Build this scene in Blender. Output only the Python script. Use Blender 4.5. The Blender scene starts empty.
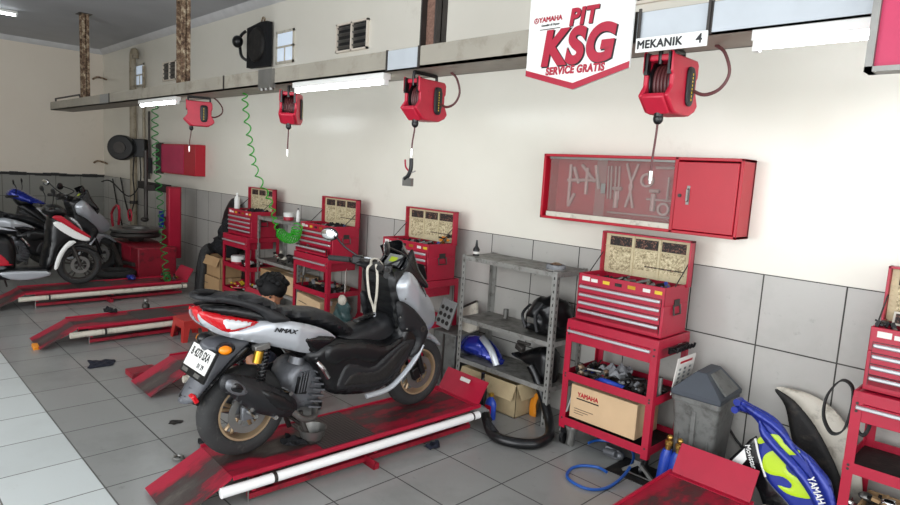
import bpy, bmesh, math, random
import numpy as np
from mathutils import Vector, Matrix, Euler
random.seed(7)
C = bpy.context.scene.collection
sc = bpy.context.scene
PI = math.pi
# ---------------------------------------------------------------- camera
cam_d = bpy.data.cameras.new('camera'); cam = bpy.data.objects.new('camera', cam_d); C.objects.link(cam)
sc.camera = cam
cam_d.sensor_width = 36.0; cam_d.lens = 36.0*621.93/900.0; cam_d.clip_end = 100; cam_d.clip_start = 0.05
_R = ((0.69763982, 0.13284362, -0.70402504), (0.71406874, -0.04889770, 0.69836584), (0.05834824, -0.98993009, -0.12897246))
cam.matrix_world = Matrix(((_R[0][0], -_R[0][1], -_R[0][2], 0.0),
                           (_R[1][0], -_R[1][1], -_R[1][2], -4.0795),
                           (_R[2][0], -_R[2][1], -_R[2][2], 1.8514),
                           (0, 0, 0, 1)))
# ---------------------------------------------------------------- world, daylight, exposure
w = bpy.data.worlds.new('world'); sc.world = w; w.use_nodes = True
w.node_tree.nodes['Background'].inputs[0].default_value = (0.88, 0.94, 1.0, 1)
w.node_tree.nodes['Background'].inputs[1].default_value = 1.0
def area(name, loc, rot, sx, sy, power, col=(1, 1, 1)):
    l = bpy.data.lights.new(name, 'AREA'); l.shape = 'RECTANGLE'; l.size = sx; l.size_y = sy; l.energy = power; l.color = col
    o = bpy.data.objects.new(name, l); C.objects.link(o); o.location = loc; o.rotation_euler = rot
    return o
# daylight through the wide open shop front (behind the photographer) and the open right end
area('daylight_front', (-1.5, -8.1, 2.0), (math.radians(88), 0, 0), 8.5, 3.2, 420, (0.97, 0.985, 1.0))
area('daylight_right', (4.3, -4.0, 2.0), (math.radians(88), 0, math.radians(90)), 6.0, 3.2, 230, (0.98, 0.99, 1.0))
area('ceiling_fill_left', (-9.5, -5.5, 3.8), (0, 0, 0), 6.0, 2.0, 32, (1.0, .97, .93))  # added fill light under the ceiling, brightens the dim left end; no fitting modelled
sc.view_settings.view_transform = 'Standard'; sc.view_settings.look = 'None'
sc.view_settings.gamma = 1.0; sc.view_settings.use_curve_mapping = False
sc.view_settings.exposure = 0.0

# ---------------------------------------------------------------- materials
def lin(h):
    if not isinstance(h, str): return tuple(h) + ((1,) if len(h) == 3 else ())
    h = h.lstrip('#'); c = [int(h[i:i+2], 16)/255 for i in (0, 2, 4)]
    return tuple((x/12.92 if x <= 0.04045 else ((x+0.055)/1.055)**2.4) for x in c) + (1,)
class NT:
    def __init__(s, name):
        s.m = bpy.data.materials.new(name); s.m.use_nodes = True; s.t = s.m.node_tree; s.b = s.t.nodes['Principled BSDF']
        s._co = None
    def n(s, typ, **kw):
        x = s.t.nodes.new(typ)
        for k, v in kw.items(): setattr(x, k, v)
        return x
    def l(s, a, b): s.t.links.new(a, b)
    def co(s):
        if s._co is None: s._co = s.n('ShaderNodeTexCoord').outputs['Object']
        return s._co
    def noise(s, scale, detail=4, rough=.55, vec=None, dist=0):
        x = s.n('ShaderNodeTexNoise'); x.inputs['Scale'].default_value = scale; x.inputs['Detail'].default_value = detail
        x.inputs['Roughness'].default_value = rough; x.inputs['Distortion'].default_value = dist
        s.l(vec or s.co(), x.inputs['Vector']); return x.outputs['Fac']
    def ramp(s, fac, stops):
        x = s.n('ShaderNodeValToRGB'); e = x.color_ramp.elements
        while len(e) < len(stops): e.new(0.5)
        for i, (p, c) in enumerate(stops): e[i].position = p; e[i].color = lin(c) if isinstance(c, str) else (c, c, c, 1)
        s.l(fac, x.inputs['Fac']); return x.outputs['Color']
    def mix(s, fac, a, b, mode='MIX'):
        x = s.n('ShaderNodeMix', data_type='RGBA', blend_type=mode)
        for sock, v in ((x.inputs[0], fac), (x.inputs[6], a), (x.inputs[7], b)):
            if isinstance(v, (int, float)): sock.default_value = v if sock == x.inputs[0] else (v, v, v, 1)
            elif isinstance(v, (str, tuple)): sock.default_value = lin(v)
            else: s.l(v, sock)
        return x.outputs[2]
    def bump(s, h, strength=.3, dist=.01):
        x = s.n('ShaderNodeBump'); x.inputs['Strength'].default_value = strength; x.inputs['Distance'].default_value = dist
        s.l(h, x.inputs['Height']); s.l(x.outputs[0], s.b.inputs['Normal'])
    def base(s, v):
        if isinstance(v, (str, tuple)): s.b.inputs['Base Color'].default_value = lin(v)
        else: s.l(v, s.b.inputs['Base Color'])
    def rm(s, r, m=0, spec=.5):
        s.b.inputs['Roughness'].default_value = r; s.b.inputs['Metallic'].default_value = m
        s.b.inputs['Specular IOR Level'].default_value = spec
def mat(name, col, rough=.5, metal=0, var=.12, dirt=None, dirt_amt=.45, scale=6, bump=0, bscale=60, spec=.5, coat=0):
    """paint / plastic / metal with a little mottling and optional patches of dirt"""
    t = NT(name); t.rm(rough, metal, spec)
    c = t.mix(t.ramp(t.noise(scale), [(.3, 1-var), (.7, 1+var*.3)]), '#000000', col) if False else None
    f = t.ramp(t.noise(scale), [(.3, 1.0-var), (.7, 1.0)])
    c = t.mix(1.0, col, f, 'MULTIPLY')
    if dirt:
        d = t.ramp(t.noise(scale*1.7, 6, .65), [(1-dirt_amt-.12, 0.0), (1-dirt_amt+.1, 1.0)])
        c = t.mix(d, c, dirt)
    t.base(c)
    if bump: t.bump(t.noise(bscale, 3), bump, .004)
    if coat: t.b.inputs['Coat Weight'].default_value = coat; t.b.inputs['Coat Roughness'].default_value = .08
    return t.m
M = {}
M['red'] = mat('red_paint', '#ab1634', .36, 0, .14, '#6d1626', .28, 5)
M['red_dark'] = mat('worn_red_paint', '#94142a', .45, 0, .2, '#3e1a1c', .36, 6)
M['red_cab'] = mat('red_cabinet_paint', '#b20c26', .4, 0, .08)
M['red_plastic'] = mat('red_plastic', '#c0203a', .4, 0, .15, '#5e1822', .25, 9)
M['red_stool'] = mat('stool_plastic', '#b3302c', .45)
M['fender_grey'] = mat('dark_grey_fender_plastic', '#54565b', .45)
M['alu'] = mat('brushed_aluminium', '#c4c6c8', .4, .6, .1)
M['chrome'] = mat('chrome', '#d8d8d8', .15, 1, .05)
M['steel'] = mat('dull_steel', '#8d8c88', .45, .8, .25)
M['steel_dark'] = mat('dark_steel', '#4a4643', .5, .6, .3)
M['cast'] = mat('cast_aluminium', '#75777b', .42, .5, .25, '#3a3734', .3, 14)
M['black'] = mat('black_plastic', '#0f1012', .33, 0, .2)
M['black_mat'] = mat('matt_black_plastic', '#17181b', .5, 0, .2, bump=.08, bscale=250)
M['black_gloss'] = mat('gloss_black_paint', '#101113', .15, 0, .05)
M['rubber'] = mat('rubber', '#2a2a2a', .75, 0, .25, '#55524d', .3, 12, bump=.2)
M['fabric_black'] = mat('black_fabric', '#0f1014', .9, 0, .3, bump=.5, bscale=90)
M['navy_cloth'] = mat('navy_cloth', '#141829', .95, 0, .3, bump=.5, bscale=90)
M['silver'] = mat('silver_paint', '#b4b8bd', .32, .45, .04, coat=.5)
M['gold_rim'] = mat('bronze_gold_paint', '#b39b7c', .35, .5, .1)
M['gold'] = mat('gold_anodised', '#c79a35', .3, .8, .1)
M['white'] = mat('white_paint', '#e6e6e2', .45, 0, .05)
M['pipe_white'] = mat('white_pvc', '#f3f3f1', .35, 0, .04)
M['white_dirty'] = mat('grubby_white', '#cfc9ba', .5, 0, .12, '#857e70', .35, 8)
M['pvc_old'] = mat('old_pvc_pipe', '#a89c86', .5, 0, .2, '#5f5545', .35, 7)
M['grey_plastic'] = mat('dirty_grey_plastic', '#6c6d6a', .55, 0, .2, '#3e3c38', .4, 7)
M['bin_lid'] = mat('slate_plastic', '#3d434b', .5, 0, .15)
M['grey_paint'] = mat('grey_paint', '#8b8d8c', .45, .2, .15, '#5c5a55', .3, 9)
M['rack'] = mat('galvanised_angle_steel', '#a3a29d', .5, .4, .2, '#55514a', .35, 10)
M['rack_shelf'] = mat('oily_grey_shelf', '#8a8983', .5, .3, .25, '#403c37', .42, 6)
M['beam'] = mat('weathered_grey_beam', '#a39d90', .55, .1, .15, '#7a7263', .35, 3)
M['plate_patch'] = mat('pale_patch_plate', '#b9bfc4', .5, .1, .1)
M['carton'] = mat('brown_cardboard', '#b08e66', .85, 0, .1, '#8a6a48', .2, 8)
M['carton_pale'] = mat('pale_cardboard', '#cdae88', .8, 0, .08, '#a98a66', .2, 8)
M['carton_print'] = mat('stained_cardboard', '#b3a07c', .85, 0, .1, '#4c4231', .27, 16)
M['paper'] = mat('paper', '#dcd9d2', .8, 0, .05)
M['orange'] = mat('orange_plastic', '#e08a1e', .35)
M['amber'] = mat('amber_lens', '#f08a10', .2)
M['blue_hose'] = mat('blue_hose', '#1f57a8', .35)
M['blue_plastic'] = mat('blue_plastic', '#2343a8', .35)
M['blue_paint'] = mat('metallic_blue_paint', '#1b2f9a', .22, .3, .1, coat=.6)
M['blue_race'] = mat('racing_blue_paint', '#1d2f8c', .28, .2, .1, '#171c44', .3, 9)
M['green_hose'] = mat('green_coil_hose', '#2fa526', .35)
M['green_dark'] = mat('green_coil_hose_grubby', '#1f6e2c', .45)
M['lime'] = mat('lime_paint', '#b9d81f', .35)
M['brass'] = mat('brass', '#b9924a', .3, .9)
M['hose_dark'] = mat('dark_red_hose', '#5a2b2c', .45)
M['skin'] = mat('skin', '#9c6a4c', .55)
M['hair'] = mat('hair', '#060506', .6, 0, .4, bump=1, bscale=90, spec=.25)
M['wire'] = mat('black_cable', '#1c1b1a', .6)
M['liner'] = mat('lid_liner', '#c9bb98', .8, 0, .15, '#8d7d5c', .3, 40)
M['liner_dark'] = mat('lid_liner_photo', '#1d1917', .7, 0, .3, '#9a6a58', .38, 45)
t = NT('printed_wood_liner'); t.rm(.8)
t.base(t.ramp(t.noise(75, 3, .8), [(.38, '#7b6d52'), (.5, '#b5a684'), (.62, '#d6caa8')])); M['liner_print'] = t.m
M['yellow'] = mat('yellow_sticker', '#d8b92c', .6)
M['sole'] = mat('grey_cloth', '#8d8f92', .9, 0, .3, '#3d4048', .35, 20, bump=.5)
M['soot'] = mat('greasy_black', '#1a1817', .6, .1, .4, '#3a332c', .35, 10, bump=.4)
M['magenta'] = mat('magenta_panel', '#bf2f58', .5)
M['red_lens'] = mat('red_lens', '#c8101c', .12, 0, .05, coat=.5)
M['clear_lens'] = mat('clear_lens', '#d9dadb', .1, 0, .05, coat=.5)
M['mirror'] = mat('mirror_glass', '#f2f4f5', .03, 1, 0)
def emis(name, col, st):
    t = NT(name); t.base(col); t.b.inputs['Emission Color'].default_value = lin(col); t.b.inputs['Emission Strength'].default_value = st
    return t.m
M['tube'] = emis('lit_tube', '#f4fbff', 26)
M['lcd'] = emis('lit_display', '#98aa1c', .2)
# rust
t = NT('rusty_flaking_steel'); t.rm(.8, .1)
t.base(t.ramp(t.noise(16, 8, .75), [(.38, '#3c2b22'), (.5, '#79604b'), (.6, '#b8a88e'), (.75, '#d4c9b6')])); t.bump(t.noise(30, 5), .4); M['rust'] = t.m
t = NT('brown_column_paint'); t.rm(.8); t.base(t.ramp(t.noise(60, 5, .8), [(.35, '#5c4036'), (.65, '#8d6c5c')])); M['brown'] = t.m
# worn lift deck: red paint, black rubbed patches
t = NT('worn_red_deck'); t.rm(.42)
mp = t.n('ShaderNodeMapping'); mp.inputs['Scale'].default_value = (2.2, .9, 1); t.l(t.co(), mp.inputs['Vector'])
sp_ = t.n('ShaderNodeSeparateXYZ'); t.l(t.co(), sp_.inputs[0]); ab = t.n('ShaderNodeMath', operation='ABSOLUTE'); t.l(sp_.outputs['X'], ab.inputs[0])
ma = t.n('ShaderNodeMath', operation='MULTIPLY_ADD'); t.l(ab.outputs[0], ma.inputs[0]); ma.inputs[1].default_value = -1.0; ma.inputs[2].default_value = .15
ad = t.n('ShaderNodeMath', operation='ADD'); t.l(ma.outputs[0], ad.inputs[0]); t.l(t.noise(2.6, 8, .66, mp.outputs[0]), ad.inputs[1])
c = t.ramp(ad.outputs[0], [(.44, '#9c1430'), (.53, '#7d1628'), (.58, '#43292a'), (.66, '#3d3633'), (.8, '#57514b')])
t.base(c); t.bump(t.noise(80), .1); M['deck'] = t.m
t = NT('checker_plate'); t.rm(.45, .6)
v = t.n('ShaderNodeTexChecker'); v.inputs['Scale'].default_value = 62; v.inputs['Color1'].default_value = (.12, .11, .105, 1); v.inputs['Color2'].default_value = (.055, .05, .048, 1)
mp = t.n('ShaderNodeMapping'); mp.inputs['Rotation'].default_value = (0, 0, PI/4); t.l(t.co(), mp.inputs['Vector']); t.l(mp.outputs[0], v.inputs['Vector'])
t.base(v.outputs['Color']); t.bump(v.outputs['Fac'], .6, .004); M['pink_tool'] = mat('pale_pink_metal', '#c9a09c', .5, .2)
M['tread'] = t.m
# tiles
def tiles(name, col, mortar, axis, off, size=.45, rough=.3, joint=.0045, dirt='#7c7b76', amt=.25, var=.9):
    t = NT(name); t.rm(rough)
    sp = t.n('ShaderNodeSeparateXYZ'); t.l(t.co(), sp.inputs[0]); cb = t.n('ShaderNodeCombineXYZ')
    for i, a in enumerate(axis):
        ad = t.n('ShaderNodeMath', operation='ADD'); ad.inputs[1].default_value = off[i]; t.l(sp.outputs[a], ad.inputs[0]); t.l(ad.outputs[0], cb.inputs[i])
    b = t.n('ShaderNodeTexBrick'); b.offset = 0; b.squash = 1
    for k, v in (('Scale', 1), ('Mortar Size', joint), ('Mortar Smooth', .1), ('Bias', 0), ('Brick Width', size), ('Row Height', size)): b.inputs[k].default_value = v
    c = lin(col); b.inputs['Color1'].default_value = c; b.inputs['Color2'].default_value = tuple(x*var for x in c[:3]) + (1,)
    b.inputs['Mortar'].default_value = lin(mortar); t.l(cb.outputs[0], b.inputs['Vector'])
    d = t.ramp(t.noise(1.3, 8, .65), [(.5, 0.0), (.8, amt)])
    d2 = t.ramp(t.noise(14, 6, .7), [(.62, 0.0), (.75, amt)])
    o = t.mix(d2, t.mix(d, b.outputs['Color'], dirt), dirt)
    t.base(o)
    r = t.n('ShaderNodeMath', operation='MULTIPLY_ADD'); t.l(b.outputs['Fac'], r.inputs[0]); r.inputs[1].default_value = .5; r.inputs[2].default_value = rough; t.l(r.outputs[0], t.b.inputs['Roughness'])
    inv = t.n('ShaderNodeMath', operation='SUBTRACT'); inv.inputs[0].default_value = 1; t.l(b.outputs['Fac'], inv.inputs[1]); t.bump(inv.outputs[0], .35, .002)
    return t.m
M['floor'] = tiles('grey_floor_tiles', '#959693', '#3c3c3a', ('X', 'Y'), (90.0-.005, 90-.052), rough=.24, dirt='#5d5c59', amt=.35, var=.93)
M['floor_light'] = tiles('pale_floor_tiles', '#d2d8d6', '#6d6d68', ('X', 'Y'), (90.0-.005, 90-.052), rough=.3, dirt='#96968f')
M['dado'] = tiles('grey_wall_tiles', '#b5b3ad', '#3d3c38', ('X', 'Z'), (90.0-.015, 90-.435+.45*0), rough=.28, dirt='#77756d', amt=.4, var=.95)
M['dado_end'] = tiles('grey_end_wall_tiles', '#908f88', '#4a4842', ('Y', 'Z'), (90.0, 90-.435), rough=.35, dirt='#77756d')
def plaster(name, c0, c1, rough, streak):
    t = NT(name); t.rm(rough, 0, .5)
    a = t.ramp(t.noise(.7, 4, .6), [(.3, c0), (.7, c1)])
    s = t.ramp(t.noise(2.2, 9, .72), [(.60, 0.0), (.78, streak)])
    t.base(t.mix(s, a, '#b3a994')); t.bump(t.noise(5, 4, .5), .05, .01)
    return t.m
M['wall'] = plaster('cream_gloss_wall_paint', '#e0dccf', '#e7e3d7', .24, .35)
M['wall_end'] = plaster('cream_end_wall_paint', '#e2d6c6', '#e6dccd', .55, .3)
M['ceiling'] = mat('grey_ceiling_board', '#b9bbc0', .8, 0, .12, scale=1.2)
M['cornice'] = mat('plaster_cornice', '#d5d5d6', .7)
M['dark_trim'] = mat('black_grout_trim', '#2c2b2b', .7, 0, .3)
t = NT('window_glass_block'); t.rm(.2); t.base('#cfd8e2'); t.b.inputs['Emission Color'].default_value = lin('#b9c9dc'); t.b.inputs['Emission Strength'].default_value = .55; M['daylight_pane'] = t.m
t = NT('dusty_glass'); t.rm(.12); t.base('#9a9a94'); t.b.inputs['Alpha'].default_value = .2; M['glass'] = t.m
t = NT('dark_bottle'); t.rm(.1); t.base('#20282c'); M['bottle_dark'] = t.m

# ---------------------------------------------------------------- mesh builder
def catmull(P, n=6, closed=False):
    P = [Vector(p) for p in P]; out = []; L = len(P)
    if L < 3: return P
    rng = range(L if closed else L-1)
    for i in rng:
        if closed: p0, p1, p2, p3 = P[i-1], P[i], P[(i+1) % L], P[(i+2) % L]
        else: p0, p1, p2, p3 = P[max(i-1, 0)], P[i], P[i+1], P[min(i+2, L-1)]
        for k in range(n):
            t = k/n
            out.append(.5*((2*p1)+(-p0+p2)*t+(2*p0-5*p1+4*p2-p3)*t*t+(-p0+3*p1-3*p2+p3)*t**3))
    if not closed: out.append(P[-1].copy())
    return out
class MB:
    def __init__(s): s.bm = bmesh.new()
    def face(s, vs, mi=0):
        try: f = s.bm.faces.new(vs); f.material_index = mi; return f
        except ValueError: return None
    def box(s, c, size, rot=None, mi=0, taper=None):
        hx, hy, hz = [v/2 for v in size]; R = Euler(rot).to_matrix() if rot else Matrix.Identity(3); c = Vector(c); v = []
        for z in (-1, 1):
            k = taper if (taper and z < 0) else 1
            for x, y in ((-1, -1), (1, -1), (1, 1), (-1, 1)): v.append(s.bm.verts.new(c + R @ Vector((x*hx*k, y*hy*k, z*hz))))
        for q in ((3, 2, 1, 0), (4, 5, 6, 7), (0, 1, 5, 4), (1, 2, 6, 5), (2, 3, 7, 6), (3, 0, 4, 7)): s.face([v[i] for i in q], mi)
        return s
    def bb(s, x0, x1, y0, y1, z0, z1, mi=0): return s.box(((x0+x1)/2, (y0+y1)/2, (z0+z1)/2), (x1-x0, y1-y0, z1-z0), None, mi)
    def ring(s, c, X, Y, r, seg): return [s.bm.verts.new(c + X*(r*math.cos(2*PI*i/seg)) + Y*(r*math.sin(2*PI*i/seg))) for i in range(seg)]
    def loft(s, rings, cap=True, closed=False, mi=0):
        n = len(rings)
        for a in range(n if closed else n-1):
            A, B = rings[a], rings[(a+1) % n]; m = len(A)
            for i in range(m): s.face([A[i], A[(i+1) % m], B[(i+1) % m], B[i]], mi)
        if cap and not closed:
            s.face(list(reversed(rings[0])), mi); s.face(rings[-1], mi)
        return s
    def cyl(s, p0, p1, r, r2=None, seg=16, mi=0):
        p0, p1 = Vector(p0), Vector(p1); d = (p1-p0).normalized(); X = d.orthogonal().normalized(); Y = d.cross(X)
        return s.loft([s.ring(p0, X, Y, r, seg), s.ring(p1, X, Y, r if r2 is None else r2, seg)], mi=mi)
    def tube(s, P, r, seg=8, smooth=6, closed=False, flat=None, mi=0):
        P = catmull(P, smooth, closed) if smooth else [Vector(p) for p in P]
        n = len(P); X = None; rings = []
        for i, p in enumerate(P):
            a = P[(i-1) % n] if (closed or i) else p; b = P[(i+1) % n] if (closed or i < n-1) else p
            d = (b-a)
            d = d.normalized() if d.length > 1e-9 else Vector((0, 0, 1))
            if X is None: X = d.orthogonal().normalized()
            else:
                X = X - d*X.dot(d); X = X.normalized() if X.length > 1e-6 else d.orthogonal().normalized()
            Y = d.cross(X); rr = r(i/(max(n-1, 1))) if callable(r) else r
            rings.append([s.bm.verts.new(p + X*(rr*math.cos(2*PI*k/seg)) + Y*(rr*(flat or 1)*math.sin(2*PI*k/seg))) for k in range(seg)])
        return s.loft(rings, closed=closed, mi=mi)
    def ball(s, c, r, seg=14, rings=9, rot=None, mi=0):
        if not hasattr(r, '__len__'): r = (r, r, r)
        R = Euler(rot).to_matrix() if rot else Matrix.Identity(3); c = Vector(c); rs = []
        for j in range(1, rings):
            a = PI*j/rings; rs.append([s.bm.verts.new(c+R @ Vector((r[0]*math.sin(a)*math.cos(2*PI*i/seg), r[1]*math.sin(a)*math.sin(2*PI*i/seg), -r[2]*math.cos(a)))) for i in range(seg)])
        b = s.bm.verts.new(c+R @ Vector((0, 0, -r[2]))); t = s.bm.verts.new(c+R @ Vector((0, 0, r[2])))
        s.loft(rs, cap=False, mi=mi)
        for i in range(seg):
            s.face([b, rs[0][(i+1) % seg], rs[0][i]], mi); s.face([t, rs[-1][i], rs[-1][(i+1) % seg]], mi)
        return s
    def lathe(s, prof, o=(0, 0, 0), axis='Z', seg=24, closed=False, mi=0):
        o = Vector(o); ax = {'X': (Vector((0, 1, 0)), Vector((0, 0, 1)), Vector((1, 0, 0))), 'Y': (Vector((0, 0, 1)), Vector((1, 0, 0)), Vector((0, 1, 0))), 'Z': (Vector((1, 0, 0)), Vector((0, 1, 0)), Vector((0, 0, 1)))}[axis]
        rings = [s.ring(o+ax[2]*h, ax[0], ax[1], max(r, 1e-4), seg) for r, h in prof]
        return s.loft(rings, cap=not closed, closed=closed, mi=mi)
    def prism(s, pts, f, t0, t1, mi=0):
        a = [s.bm.verts.new(f(x, y, t0)) for x, y in pts]; b = [s.bm.verts.new(f(x, y, t1)) for x, y in pts]
        return s.loft([a, b], mi=mi)
    def pillow(s, outline, f, T, rnd=.03, step=.03, n=4, back=None, edge=.15, mi=0, power=2.2, bumpy=0):
        """cushion-like solid over a smooth 2-D outline; T half thickness (number or function), back: thickness the other way"""
        O = [Vector((p[0], p[1], 0)) for p in outline]
        O = catmull(O, n, True) if n > 1 else O
        step = max(min(step, rnd*.45), .0075)
        bm2 = bmesh.new(); vs = [bm2.verts.new(p) for p in O]; bm2.faces.new(vs)
        xs = [p.x for p in O]; ys = [p.y for p in O]
        k = math.floor(min(xs)/step)*step
        while k < max(xs):
            bmesh.ops.bisect_plane(bm2, geom=bm2.verts[:]+bm2.edges[:]+bm2.faces[:], plane_co=(k, 0, 0), plane_no=(1, 0, 0)); k += step
        k = math.floor(min(ys)/step)*step
        while k < max(ys):
            bmesh.ops.bisect_plane(bm2, geom=bm2.verts[:]+bm2.edges[:]+bm2.faces[:], plane_co=(0, k, 0), plane_no=(0, 1, 0)); k += step
        bmesh.ops.remove_doubles(bm2, verts=bm2.verts[:], dist=step*.12)
        bmesh.ops.triangulate(bm2, faces=[q for q in bm2.faces if len(q.verts) > 4])
        bm2.verts.index_update(); bm2.edges.index_update(); nV = len(bm2.verts)
        P = np.array([(v.co.x, v.co.y) for v in bm2.verts]); A = np.array([(p.x, p.y) for p in O]); Bq = np.roll(A, -1, 0)-A
        LL = np.maximum((Bq**2).sum(1), 1e-14); D = np.full(nV, 9.0)
        for i in range(len(A)):
            dd = P-A[i]; tt = np.clip((dd @ Bq[i])/LL[i], 0, 1); D = np.minimum(D, np.hypot(dd[:, 0]-tt*Bq[i][0], dd[:, 1]-tt*Bq[i][1]))
        D = np.minimum(D/rnd, 1); prof = edge+(1-edge)*(1-(1-D)**power)**(1/power)
        E = np.array([(e.verts[0].index, e.verts[1].index) for e in bm2.edges]); bd = np.zeros(nV, bool)
        for e in bm2.edges:
            if e.is_boundary: bd[e.verts[0].index] = bd[e.verts[1].index] = True
        for it in range(3):
            acc = np.zeros(nV); cnt = np.zeros(nV)
            for c0_, c1_ in ((0, 1), (1, 0)): np.add.at(acc, E[:, c0_], prof[E[:, c1_]]); np.add.at(cnt, E[:, c0_], 1)
            prof = np.where(bd, prof, .4*prof+.6*acc/np.maximum(cnt, 1))
        fr, bk = [], []
        for v in bm2.verts:
            Tv = T(v.co.x, v.co.y) if callable(T) else T
            Bv = (back(v.co.x, v.co.y) if callable(back) else back) if back is not None else -Tv
            mid = (Tv+Bv)/2; h = (Tv-Bv)/2*float(prof[v.index])
            if bumpy: h *= 1+bumpy*(math.sin(v.co.x*61+v.co.y*23)+math.sin(v.co.y*71-v.co.x*37))*.5
            fr.append(s.bm.verts.new(f(v.co.x, v.co.y, mid+h))); bk.append(s.bm.verts.new(f(v.co.x, v.co.y, mid-h)))
        for q in bm2.faces:
            ids = [v.index for v in q.verts]; s.face([fr[i] for i in ids], mi); s.face([bk[i] for i in reversed(ids)], mi)
        for e in bm2.edges:
            if e.is_boundary: a, b = e.verts[0].index, e.verts[1].index; s.face([fr[a], fr[b], bk[b], bk[a]], mi)
        bm2.free(); return s
    def mirror_x(s):
        for v in s.bm.verts: v.co.x = -v.co.x
        return s
    def xf(s, m):
        bmesh.ops.transform(s.bm, matrix=m, verts=s.bm.verts); return s
    def crumple(s, a, k=20):
        for v in s.bm.verts:
            c = v.co; v.co = c+Vector((math.sin(c.y*k+c.z*k*1.3), math.sin(c.z*k*1.1+c.x*k*.9), math.sin(c.x*k*1.2+c.y*k*.7)))*a
        return s
    def mesh(s, name, mats, smooth=True, angle=35):
        bmesh.ops.recalc_face_normals(s.bm, faces=s.bm.faces)
        me = bpy.data.meshes.new(name); s.bm.to_mesh(me); s.bm.free()
        for m in (mats if isinstance(mats, (list, tuple)) else [mats]): me.materials.append(M[m] if isinstance(m, str) else m)
        if smooth:
            for p in me.polygons: p.use_smooth = True
            me.set_sharp_from_angle(angle=math.radians(angle))
        return me
    def build(s, name, mats, parent=None, bevel=0, smooth=True, angle=35, loc=None, rot=None, label=None):
        me = s.mesh(name, mats, smooth, angle)
        o = bpy.data.objects.new(name, me); C.objects.link(o)
        if parent: o.parent = parent
        if loc: o.location = loc
        if rot: o.rotation_euler = rot
        if bevel:
            b = o.modifiers.new('bevel', 'BEVEL'); b.width = bevel; b.segments = 2; b.limit_method = 'ANGLE'; b.angle_limit = math.radians(40); b.harden_normals = False
        if label: o['label'] = label
        return o
def thing(name, label, cat, loc=(0, 0, 0), rot=(0, 0, 0), group=None):
    o = bpy.data.objects.new(name, None); C.objects.link(o); o.empty_display_size = .1
    o.location = loc; o.rotation_euler = rot; o['label'] = label; o['category'] = cat
    if group: o['group'] = group
    return o
def tag(o, label, cat, group=None, kind=None):
    o['label'] = label; o['category'] = cat
    if group: o['group'] = group
    if kind: o['kind'] = kind
    return o
def struct(o): o['kind'] = 'structure'; return o
def copy_tree(o, loc=None, rot=None, label=None, parent=None):
    c = o.copy(); C.objects.link(c)
    if parent: c.parent = parent
    for ch in [k for k in bpy.data.objects if k.parent == o]: copy_tree(ch, parent=c)
    if loc is not None: c.location = loc
    if rot is not None: c.rotation_euler = rot
    if label: c['label'] = label
    return c
def text(s, size, m, parent=None, loc=(0, 0, 0), rot=(0, 0, 0), name='lettering', extrude=.001, bold=0, align='CENTER', shear=0, sx=1, label=None, gap=1.0):
    cu = bpy.data.curves.new('t', 'FONT'); cu.body = s; cu.size = size; cu.extrude = extrude; cu.offset = 0 if 'M' in s else bold; cu.align_x = align; cu.align_y = 'CENTER'; cu.shear = shear; cu.space_character = gap
    o = bpy.data.objects.new('t', cu); C.objects.link(o); bpy.context.view_layer.update()
    me = bpy.data.meshes.new_from_object(o.evaluated_get(bpy.context.evaluated_depsgraph_get())); bpy.data.objects.remove(o)
    me.materials.clear(); me.materials.append(M[m])
    if 'M' in s and bold:
        bm = bmesh.new(); bm.from_mesh(me)
        for i_, (dx, dy) in enumerate(((1, 0), (-1, 0), (0, 1), (0, -1), (.7, .7), (-.7, -.7))):
            b2 = bmesh.new(); b2.from_mesh(me); bmesh.ops.translate(b2, vec=(dx*bold, dy*bold, .00015*(i_+1)), verts=b2.verts); tmp = bpy.data.meshes.new('t'); b2.to_mesh(tmp); b2.free(); bm.from_mesh(tmp); bpy.data.meshes.remove(tmp)
        bm.to_mesh(me); bm.free()
    for v in me.vertices: v.co.x *= sx
    r = bpy.data.objects.new(name, me); C.objects.link(r); r.parent = parent; r.location = loc; r.rotation_euler = rot
    if label: r['label'] = label
    return r
FRONT = (PI/2, 0, 0)      # lettering that faces -Y
V = Vector
def XZ(x, z, t): return V((x, t, z))       # plane facing -Y, t is y
def YZ(y, z, t): return V((t, y, z))       # plane facing +X, t is x
def XY(x, y, t): return V((x, y, t))

# ================================================================ SETTING
XL, XR, YF, CZ = -14.7, 4.5, -8.3, 3.92
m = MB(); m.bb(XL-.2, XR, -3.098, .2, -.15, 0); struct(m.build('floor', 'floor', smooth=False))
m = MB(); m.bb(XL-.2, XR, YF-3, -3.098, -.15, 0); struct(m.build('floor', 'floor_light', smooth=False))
m = MB(); m.bb(XL-.2, XR+1, 0, .2, -.1, CZ, 0); m.bb(XL, XR+1, -.012, 0, 0, 1.335, 1); struct(m.build('wall_right', ['wall', 'dado'], smooth=False))
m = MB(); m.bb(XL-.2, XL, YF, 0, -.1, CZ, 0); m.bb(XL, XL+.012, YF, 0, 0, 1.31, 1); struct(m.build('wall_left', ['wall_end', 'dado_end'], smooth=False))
m = MB(); m.bb(XL-.2, -6.2, YF-.2, YF, -.1, CZ); struct(m.build('wall_front_light_block', 'wall_end', smooth=False))  # unseen wall added to hold daylight back from the left end
m = MB(); m.bb(XL-.2, XR, YF-.2, .2, CZ, CZ+.15); struct(m.build('ceiling', 'ceiling', smooth=False))
m = MB(); m.prism([(0, 0), (-.09, 0), (-.07, -.03), (-.03, -.07), (0, -.09)], lambda a, b, t: V((t, a, CZ+b)), XL, XR); struct(m.build('trim_1', 'cornice'))
m = MB(); m.prism([(0, 0), (.09, 0), (.07, -.03), (.03, -.07), (0, -.09)], lambda a, b, t: V((XL+a, t, CZ+b)), YF, 0); struct(m.build('trim_2', 'cornice'))
m = MB()
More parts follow.
